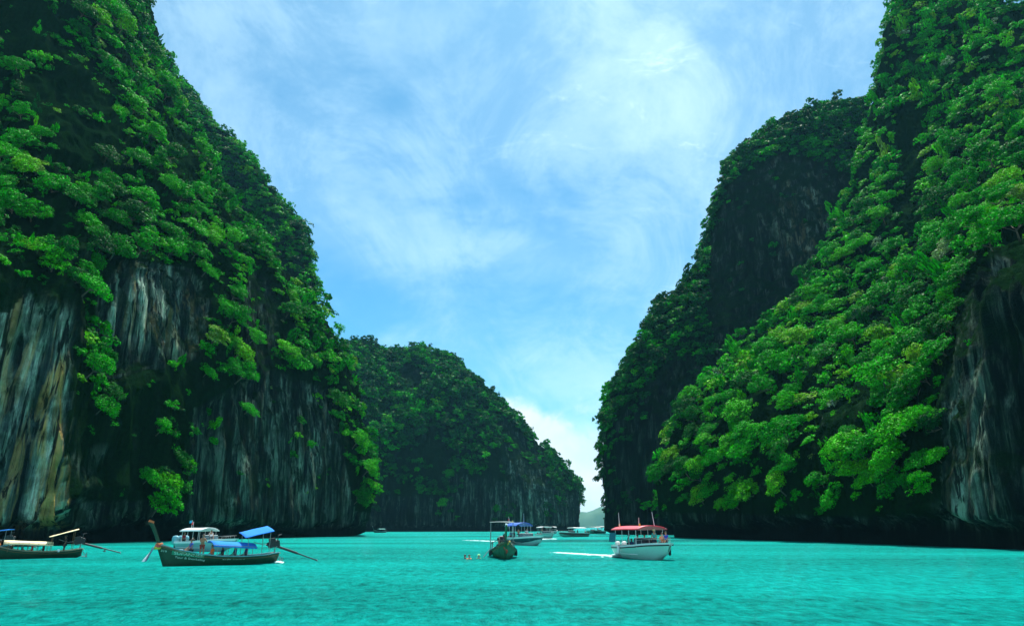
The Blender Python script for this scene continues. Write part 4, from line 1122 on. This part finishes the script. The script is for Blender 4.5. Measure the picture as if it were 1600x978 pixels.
# --- long-tail boat seen bow-on in the centre
loc, rz, LL_ = boat_pose(783, 75.5, 790, 66.2)
bowon, HB = longtail(loc, rz, 'green long-tail boat seen bow-on with a red garland at its stem', (0.008, 0.10, 0.032), pm('dark_canopy_trim', (0.02, 0.05, 0.06)),
    [dict(x0=2.6, x1=5.6, z0=1.42, z1=1.50, wd=2.3, mat=pm('black_awning', (0.02, 0.03, 0.035)), camber=0.14, posts=3, foot=0.6, edge=.15),
     dict(x0=0.6, x1=2.6, z0=3.35, z1=3.30, wd=2.5, mat=pm('grey_awning', (0.20, 0.26, 0.24)), camber=0.03, posts=2, foot=0.7)], beam=2.75, L=9.2, ribbons=False, tall=1.35)
q = MB(); H = HB
for a in range(9):
    q.ball((9.2 + .34 + .10 * math.cos(a), 0.13 * math.sin(a * 1.1), 1.5 - 0.11 * a), (0.11, 0.10 - .004 * a, 0.11), 6, 5)
q.build('garland', pm('red_garland', (0.62, 0.06, 0.03)), bowon, True)
q = MB()
for a in range(5): q.ball((9.2 + .30, 0.26 - 0.05 * a + .1, 1.55 - 0.06 * a), (0.09, 0.08, 0.08), 6, 5)
q.build('garland', M_YEL, bowon, True)
for sd in (1, -1):
    for k in range(3):
        q = MB(); x = 3.0 + 1.4 * k; z = H.sheer(x / H.L) - 0.28; q.ball((x, sd * (H.at(x, z) + .13), z), (.17, .12, .26), 8, 6); q.build('tyre_fender', M_RUBBER, bowon, True)
q = MB(); q.tube([(5.6, -1.35, .75), (5.9, -1.95, .1), (6.0, -2.05, -.15)], 0.03, 6); q.tube([(5.2, -1.35, .75), (5.5, -1.95, .1)], 0.03, 6)
for k in range(4): q.tube([(5.63 + .07 * k, -1.45 - .13 * k, .6 - .15 * k), (5.25 + .07 * k, -1.45 - .13 * k, .6 - .15 * k)], 0.02, 5)
q.build('side_ladder', M_METAL, bowon)
put_on(bowon, 6.9, 0.5, 0.30, R(10), 'sit', 'person in a white shirt on the fore deck of the bow-on long-tail boat', shirt=(0.75, 0.72, 0.6), skin=1)
put_on(bowon, 6.6, -0.5, 0.25, R(-10), 'sit', 'person in a black shirt on the fore deck of the bow-on long-tail boat', shirt=(0.02, 0.02, 0.03), skin=0)
put_on(bowon, 1.3, 0.2, 0.35, R(0), 'stand', 'boatman in a dark shirt standing at the stern of the bow-on long-tail boat', shirt=(0.03, 0.04, 0.07), skin=2)

# --- speedboats
SB_B = [(0, .88), (.2, .97), (.5, 1.0), (.7, .92), (.84, .70), (.94, .38), (1, .10)]
SB_S = [(0, .95), (.3, .98), (.6, 1.10), (.85, 1.28), (1, 1.36)]
SB_K = [(0, -.35), (.6, -.40), (.85, -.25), (1, .45)]
def speedboat(loc, rz, label, L, beam, hullc, lowc, roofmat, roof=(2.0, 6.2), roof_z=2.75, engines=2, rub=True, screen=True, roofposts=4, rails=True, rub_c=None, group='speedboats in the lagoon', flags=(), antennas=(), side_z=0.0, cabin=False, cowl_s=1.0, roofw=0.94, camber=.14, cowl=None):
    t = empty('speedboat', loc, rz, label, 'boat', group)
    H = Hull(L, beam, SB_B, SB_S, SB_K, 0.85, 0.42, 1.0)
    mh = paint('hull_gelcoat', hullc, 0.25, wear=0.12, coat=0.3)
    H.mesh(26, 8, 0.07).build('hull', mh, t, True)
    if lowc:
        for sd in (1, -1):
            R_ = []
            for i in range(25):
                tt = i / 24; f0 = 0.40 + .22 * tt * tt; r_ = []
                for f_ in np.linspace(f0, 0.93, 6):
                    p = H.pt(tt, f_, sd); r_.append((p[0], p[1] + sd * .02, p[2]))
                R_.append(r_ + [(a[0], a[1] - sd * .05, a[2]) for a in r_[::-1]])
            q = MB(); q.rings(R_); q.build('hull_stripe', lowc, t)
    for sd in (1, -1):
        q = MB(); q.rings(H.strip(sd, -0.10, 0.0, 0.06, 0.13)); q.build('rub_rail', rub_c or M_RUBBER, t)
        q = MB(); q.rings(H.strip(sd, 0.0, 0.16, 0.02, 0.22)); q.build('coaming', M_WHITE, t)
    q = MB(); rows = []
    for i in range(9):
        tt = 0.02 + 0.62 * i / 8; wv = H.half(tt) * .82; rows.append([(tt * L, -wv, .42), (tt * L, wv, .42)])
    q.sheet(rows, .05); q.build('cockpit_floor', M_WHITE, t)
    q = MB(); rows = []
    for i in range(11):
        tt = 0.64 + 0.35 * i / 10; x = tt * L + H.xoff(tt, H.sheer(tt)); wv = max(H.half(tt) - .12, .04)
        rows.append([(x, y * wv, H.sheer(tt) + .04 + .22 * (1 - y * y) * (1 - i / 10) ** .5) for y in (-1, -.6, 0, .6, 1)])
    q.sheet(rows, .06); q.build('fore_deck', M_WHITE, t, True)
    for j, xx in enumerate((0.16, 0.30, 0.44)):
        q = MB(); q.box((xx * L, 0, .62), (.5, beam * .72, .36), None, .95); q.box((xx * L - .24, 0, .95), (.12, beam * .72, .5), (0, -.12, 0)); q.build('bench_seat', pm('seat_vinyl', (.62, .66, .66)), t)
    if screen:
        xs = .60 * L; rows = []
        for a in range(2):
            rows.append([(xs + (.75 - .55 * a) * math.cos(v) - .15, beam * .44 * math.sin(v) * (1 - .1 * a), H.sheer(.6) + .12 + .62 * a) for v in np.linspace(-1.35, 1.35, 9)])
        q = MB(); q.sheet(rows, .03); q.build('windscreen', M_GLASS, t)
        q = MB(); q.tube([(p[0], p[1], p[2] + .02) for p in rows[1]], .03, 6); q.build('windscreen_frame', M_WHITE, t)
    if roofmat is not None:
        canopy(t, roof[0], roof[1], roof_z - .05, roof_z, beam * roofw, roofmat, camber, roofposts, 1.0, .07, edge=.10, pm_=M_WHITE, name='roof')
    if rails:
        for sd in (1, -1):
            q = MB(); pts = []
            for i in range(8):
                tt = .66 + .32 * i / 7; x = tt * L + H.xoff(tt, H.sheer(tt)); pts.append((x, sd * max(H.half(tt) - .1, .05), H.sheer(tt) + .50))
            q.tube(pts, .022, 6)
            for p in pts[::2]: q.tube([p, (p[0], p[1], p[2] - .4)], .018, 5)
            q.build('bow_rail', M_METAL, t)
    for k in range(engines):
        y = (k - (engines - 1) / 2) * .72
        q = MB(); q.rings([[(-.55 + cx_ + cowl_s * r1 * math.cos(a), y + cowl_s * r2 * math.sin(a), .8 + (z_ - .8) * cowl_s) for a in np.linspace(0, 2 * math.pi, 12, endpoint=False)] for z_, r1, r2, cx_ in ((.80, .20, .16, 0), (.95, .33, .24, 0), (1.25, .36, .25, 0), (1.42, .28, .2, .03), (1.47, .10, .08, .05))])
        eo = q.build('outboard_engine', cowl or M_DARK, t, True)
        q = MB(); q.box((-.50, y, .35), (.22, .12, .95), None, 1.3); q.box((-.55, y, -.05), (.5, .28, .03)); q.box((-.2, y, .75), (.4, .22, .2)); q.build('engine_leg', M_DARK, eo)
    for (x, y, z, h, c, ln) in flags:
        q = MB(); q.tube([(x, y, z), (x, y, z + h)], .022, 6); fo = q.build('flag_pole', M_WHITE, t)
        q = MB(); q.sheet([[(x - ln * u, y + .07 * math.sin(6 * u), z + h - .02 - .08 * u), (x - ln * u, y + .07 * math.sin(6 * u), z + h - .32 - .10 * u)] for u in np.linspace(0, 1, 6)], .012); q.build('flag', c, fo)
    for (x, y, z, h, ln) in antennas:
        q = MB(); q.tube([(x, y, z), (x + ln, y, z + h)], [.035, .02], 6); q.build('antenna', M_WHITE, t)
    return t, H

# speedboat with red canopy, right of centre
a_ = B(1000, 64.5); rz = math.atan2(-0.955, 0.295)
red_roof = paint('red_canopy', (0.72, 0.035, 0.06), 0.45, wear=0.1)
Lr = 8.0
loc = (float(a_[0]) - 0.25, float(a_[1]) + 7.6, 0)
TE = (0.20, 0.62, 0.50)
redb, HR = speedboat(loc, rz, 'pale green speedboat with a red canopy carrying passengers', Lr, 3.0, (0.42, 0.80, 0.68), None, red_roof, roof=(0.5, 6.3), roof_z=2.75, engines=2, screen=True, antennas=[(1.2, -.9, 2.85, 1.35, -.1), (3.4, .1, 2.9, .8, .02), (4.8, 1.0, 2.9, 1.3, -.35)], roofw=1.0, camber=.22, cowl=M_WHITE)
for (x, y) in ((1.0, -.8), (4.9, -.6)):
    q = MB(); q.tube([(x, y, 2.8), (x, y, 3.15)], [.10, .07], 8); q.build('roof_beacon', pm('amber_beacon', (.85, .5, .05)), redb)
for sd, x in ((1, 7.2), (-1, 2.2), (1, 1.6)):
    z = .95; q = MB(); yy = sd * (HR.at(x, z) + .16); q.tube([(x, yy, 1.15), (x, yy, 1.05), (x, yy, .45), (x, yy, .36)], [.05, .13, .13, .05], 9); q.build('fender', M_RUBBER if sd > 0 else M_WHITE, redb, True)
for (x, y, z0, r_, pose, lb, kw) in (
    (6.9, 1.0, 1.1, -70, 'sit', 'person in a deep blue top sitting at the right bow of the red-canopy speedboat', dict(shirt=(.02, .05, .4), skin=0)),
    (6.1, 0.2, .85, 180, 'stand', 'person in a teal top and straw hat standing under the red canopy', dict(shirt=(.02, .28, .26), skin=0, hat=(.75, .65, .25))),
    (6.6, 0.75, 1.0, 180, 'sit', 'person in an orange life vest beside the teal-clad passenger on the red-canopy speedboat', dict(shirt=(.7, .3, .1), vest=(.9, .2, .04), skin=1)),
    (4.5, -0.7, .42, 120, 'stand', 'person in a red shirt standing in the cockpit under the red canopy', dict(shirt=(.6, .06, .07), skin=0)),
    (2.4, -0.6, .42, 60, 'stand', 'person in black clothes at the stern end of the red canopy', dict(shirt=(.02, .02, .03), skin=2)),
    (3.4, 0.6, .42, 0, 'stand', 'person in a white shirt in the middle under the red canopy', dict(shirt=(.7, .7, .68), skin=1)),
    (1.2, 0.3, .42, 0, 'sit', 'person in a dark blue shirt sitting by the engines of the red-canopy speedboat', dict(shirt=(.02, .08, .25), skin=2))):
    put_on(redb, x, y, z0, R(r_), pose, lb, **kw)
q = MB(); rows = []
for i in range(6):
    rows.append([(0.1 + .28 * i, -1.45, 2.3), (0.0 + .28 * i, -1.5, 1.9), (0.0 + .28 * i, -1.55, 1.45)])
q.sheet(rows, .02); q.build('side_curtain', pm('teal_curtain', (.02, .16, .22)), redb)

# speedboat with blue canopy behind the bow-on long-tail
loc, rz, LL_ = boat_pose(795, 127, 842, 114)
navy, HN = speedboat(loc, rz, 'navy and white speedboat with a blue canopy behind the bow-on long-tail boat', LL_, 3.2, (0.42, 0.62, 0.60), pm('navy_hull', (.008, .035, .055)), paint('blue_canopy', (0.01, 0.10, 0.50), .5), roof=(1.9, 7.7), roof_z=3.15, engines=2, camber=.45, rub_c=M_WHITE,
    flags=[(0.8, .5, 2.0, 2.0, M_YEL, .45), (1.6, -.5, 2.8, 1.5, M_PINK, .4)], antennas=[(0.2, 0, 2.6, 2.0, -.3), (5.8, .6, 3.2, 1.9, 0)], rails=True)
text_on_hull(navy, HN, '319', 4.2, 5.1, 0.62, 0.35, -1 if (Matrix.Rotation(rz, 3, 'Z') @ Vector((0, -1, 0))).y < 0 else 1, Mlet)
for i, (x, y, c, w_) in enumerate(((7.6, 0.4, (.7, .7, .7), 'white'), (6.4, -.6, (.6, .2, .1), 'orange'), (4.6, -.7, (.02, .03, .06), 'black'), (2.8, -.6, (.05, .2, .35), 'blue'))):
    put_on(navy, x, y, 1.25 if x > 6 else .5, R(180 if i else 0), 'sit' if x > 6 else 'stand', f'person in a {w_} top ' + ['on the bow', 'by the windscreen', 'in the middle', 'near the stern'][i] + ' of the blue-canopy speedboat', shirt=c, skin=i % 3)

# white-roofed speedboat behind the long-tail with blue canopies
loc, rz, LL_ = boat_pose(284, 92, 352, 88)
whb, HW = speedboat(loc, rz, 'white-roofed speedboat with pale outboard engines half hidden behind the green long-tail boat', LL_ + 0.4, 2.9, (0.25, 0.50, 0.50), None, paint('white_roof', (.62, .72, .74), .35), roof=(0.9, 5.0), roof_z=2.5, engines=3, cowl_s=1.5, cowl=paint('pale_blue_cowl', (.16, .42, .50), .3), camber=.28,
    flags=[(0.9, .3, 2.6, 1.1, pm('cyan_flag', (.03, .45, .65)), .5), (2.0, -.3, 2.6, .9, M_PINK, .3)], rub_c=M_WHITE, rails=True)
sw_ = -1 if (Matrix.Rotation(rz, 3, 'Z') @ Vector((0, -1, 0))).y < 0 else 1
for i, (x, y, z, ps, c, lb) in enumerate(((1.3, .9, .42, 'stand', (.55, .02, .03), 'person in a crimson shirt beside the pale outboard engines'), (0.5, .3, .42, 'stand', (.02, .03, .10), 'person in dark blue at the engines of the white-roofed speedboat'),
    (5.0, .2, .95, 'sit', (.7, .45, .5), 'person in a pink top on the foredeck of the white-roofed speedboat'), (6.0, .6, 1.15, 'sit', (.75, .7, .75), 'person in a white top near the bow rail of the white-roofed speedboat'), (3.0, .8, .42, 'sit', (.02, .02, .05), 'person in a dark top on a bench under the white roof'))):
    put_on(whb, x, sw_ * y, z, R(40 * i), ps, lb, shirt=c, skin=i % 3)

# smaller, farther speedboats
def far_boat(pa, Da, pb, Db, label, roofc, hull, lowc=None, beam=2.9, rz_roof=2.6, folk=(), roofx=None, **kw):
    loc, rz, LL_ = boat_pose(pa, Da, pb, Db)
    t, H = speedboat(loc, rz, label, LL_, beam, hull, lowc, roofc, roof=roofx or (LL_ * .14, LL_ * .62), roof_z=rz_roof, **kw)
    for (x, y, z, c, lb) in folk: put_on(t, x * LL_, y, z, R(90), 'stand', lb, shirt=c, skin=int(x * 10) % 3)
    return t
MW = paint('white_roof_far', (.8, .82, .82), .4)
far_boat(843, 196, 862, 184, 'white speedboat with a white roof heading away right of the blue-canopy boat', MW, (.5, .62, .62), folk=[(.15, .3, 1.0, (.7, .1, .15), 'person in a red top standing at the stern of the small white speedboat'), (.25, -.4, .5, (.02, .02, .03), 'person in a dark top under the roof of the small white speedboat')], rz_roof=2.9)
far_boat(916, 228, 877, 214, 'white-roofed speedboat with a green and dark hull below the hill corner', MW, (.16, .44, .38), pm('dark_red_stripe', (.12, .03, .04)), folk=[(.1, .5, .5, (.6, .35, .45), 'person in a pink top at the stern of the speedboat below the hill corner'), (.3, -.5, .45, (.02, .02, .03), 'person in a dark top under the roof of the speedboat below the hill corner')], rz_roof=2.7)
far_boat(938, 345, 918, 325, 'distant white-roofed speedboat in front of the blue island', MW, (.12, .38, .34), rz_roof=2.9, folk=[(.5, .3, .5, (.7, .7, .7), 'person in a white top on the distant boat before the blue island')])
far_boat(944, 335, 930, 330, 'distant dark-hulled speedboat with white passengers by the right headland', MW, (.03, .05, .06), rz_roof=3.2, folk=[(.3, .3, 1.2, (.7, .3, .4), 'person in a pink top on the distant dark-hulled boat'), (.7, .0, 1.2, (.75, .75, .75), 'person in a white top on the distant dark-hulled boat')])
far_boat(861, 330, 869, 345, 'tiny boat with a white awning at the foot of the middle hill', MW, (.03, .04, .05), rz_roof=3.0, engines=1)
loc, rz, LL_ = boat_pose(603, 395, 585, 390)
tb, HTb = longtail(loc, rz, 'tiny long-tail boat with a teal canopy beyond the left cliff corner', (.02, .08, .07), PALE, [dict(x0=1.0, x1=5.0, z0=1.9, z1=1.9, wd=2.0, mat=pm('teal_awning', (.10, .50, .45)), camber=.2, posts=2)], L=LL_, ribbons=False, shaft=2.5)

# --- swimmers
def swimmer(px_, D, rz, label, **kw):
    p = B(px_, D); return person((float(p[0]), float(p[1]), -1.36), rz, 'hold', label, group='swimmers in the lagoon', **kw)
swimmer(727, 67.0, R(200), 'dark-haired swimmer in a black top left of the bow-on long-tail boat', shirt=(.02, .02, .04), skin=0)
swimmer(733, 66.6, R(-60), 'swimmer in an orange life vest left of the bow-on long-tail boat', shirt=(.5, .08, .03), vest=(.9, .16, .03), skin=1)
swimmer(748, 67.5, R(90), 'lone swimmer with a pale green cap close to the bow-on long-tail boat', shirt=(.25, .6, .25), skin=1, hat=(.35, .8, .35))
swimmer(163, 88, R(0), 'distant dark head of a swimmer behind the left long-tail boats', shirt=(.02, .02, .03), skin=2)

# --- foam of the wakes
def foam_material():
    m, t = new_mat('foam')
    co = t.new('ShaderNodeTexCoord').outputs['Object']
    n = t.noise(co, 3.0, 5, 0.7)
    b = t.new('ShaderNodeBsdfPrincipled', {'Base Color': t.ramp(n, [(.35, (.16, .50, .47)), (.62, (.62, .72, .72))]), 'Roughness': .6})
    t.new('ShaderNodeOutputMaterial', {'Surface': b}); return m
M_FOAM = foam_material()
def foam(name_label, a, b, w0, w1, n, size, seed, lift=0.05):
    """a trail of broken foam patches from a (dense) to b (thin)"""
    r = np.random.default_rng(seed); a = np.array(a[:2]); b = np.array(b[:2]); d_ = b - a; L_ = np.linalg.norm(d_); d_ /= L_; nn = np.array([-d_[1], d_[0]])
    V, Fc = [], []
    for i in range(n):
        u = r.random() ** 1.6; wd = w0 + (w1 - w0) * u
        c = a + d_ * u * L_ + nn * (r.normal() * wd * .5)
        s_ = size * (0.3 + r.random()) * (1 - .6 * u); k = 7; z = 0.05 + lift * r.random() * (1 - .5 * u)
        ang = r.random() * 6.28; el = 1 + 1.6 * r.random()
        o = len(V); V.append((c[0], c[1], z + .05 * s_))
        for j in range(k):
            t_ = ang + j * 6.283 / k; rr = s_ * (.6 + .6 * r.random()); q_ = d_ * math.cos(t_) * rr * el + nn * math.sin(t_) * rr
            V.append((c[0] + q_[0], c[1] + q_[1], z - .06))
        for j in range(k): Fc.append((o, o + 1 + j, o + 1 + (j + 1) % k))
    o = bpy.data.objects.new('wake_foam', np_mesh('wake_foam', V, Fc, [M_FOAM], True)); link(o); tag(o, name_label, kind='stuff')
foam('white wake trailing left from the red-canopy speedboat', B(971, 72), B(866, 84), 0.22, 0.6, 520, 0.20, 1, .08)
foam('churned white water at the engines of the red-canopy speedboat', B(973, 70.5), B(964, 72), 0.9, 1.6, 260, 0.20, 2, .35)
foam('white wake trailing left from the blue-canopy speedboat', B(772, 150), B(728, 164), 0.4, 1.6, 130, 0.36, 3, .06)
foam('white wake under the small white speedboat', B(844, 176), B(866, 180), 1.2, 2.0, 150, 0.5, 4, .15)
foam('splash at the stern ladder of the green long-tail boat', B(433, 60), B(442, 60), .3, .5, 70, 0.13, 6, .12)

# --- air
def haze():
    m = bpy.data.materials.new('sea_haze'); m.use_nodes = True; t = NT(m.node_tree); t.n.clear()
    v = t.new('ShaderNodeVolumePrincipled', {'Color': (0.22, 0.74, 1.0, 1), 'Density': 0.000055, 'Anisotropy': 0.2})
    t.new('ShaderNodeOutputMaterial', {'Volume': v})
    q = MB(); q.box((0, 2400, 150 - 2.5), (10400, 5500, 305)); o = q.build('haze', m); o['kind'] = 'stuff'; o['label'] = 'thin bluish sea haze'
    o.display_type = 'WIRE'
haze()
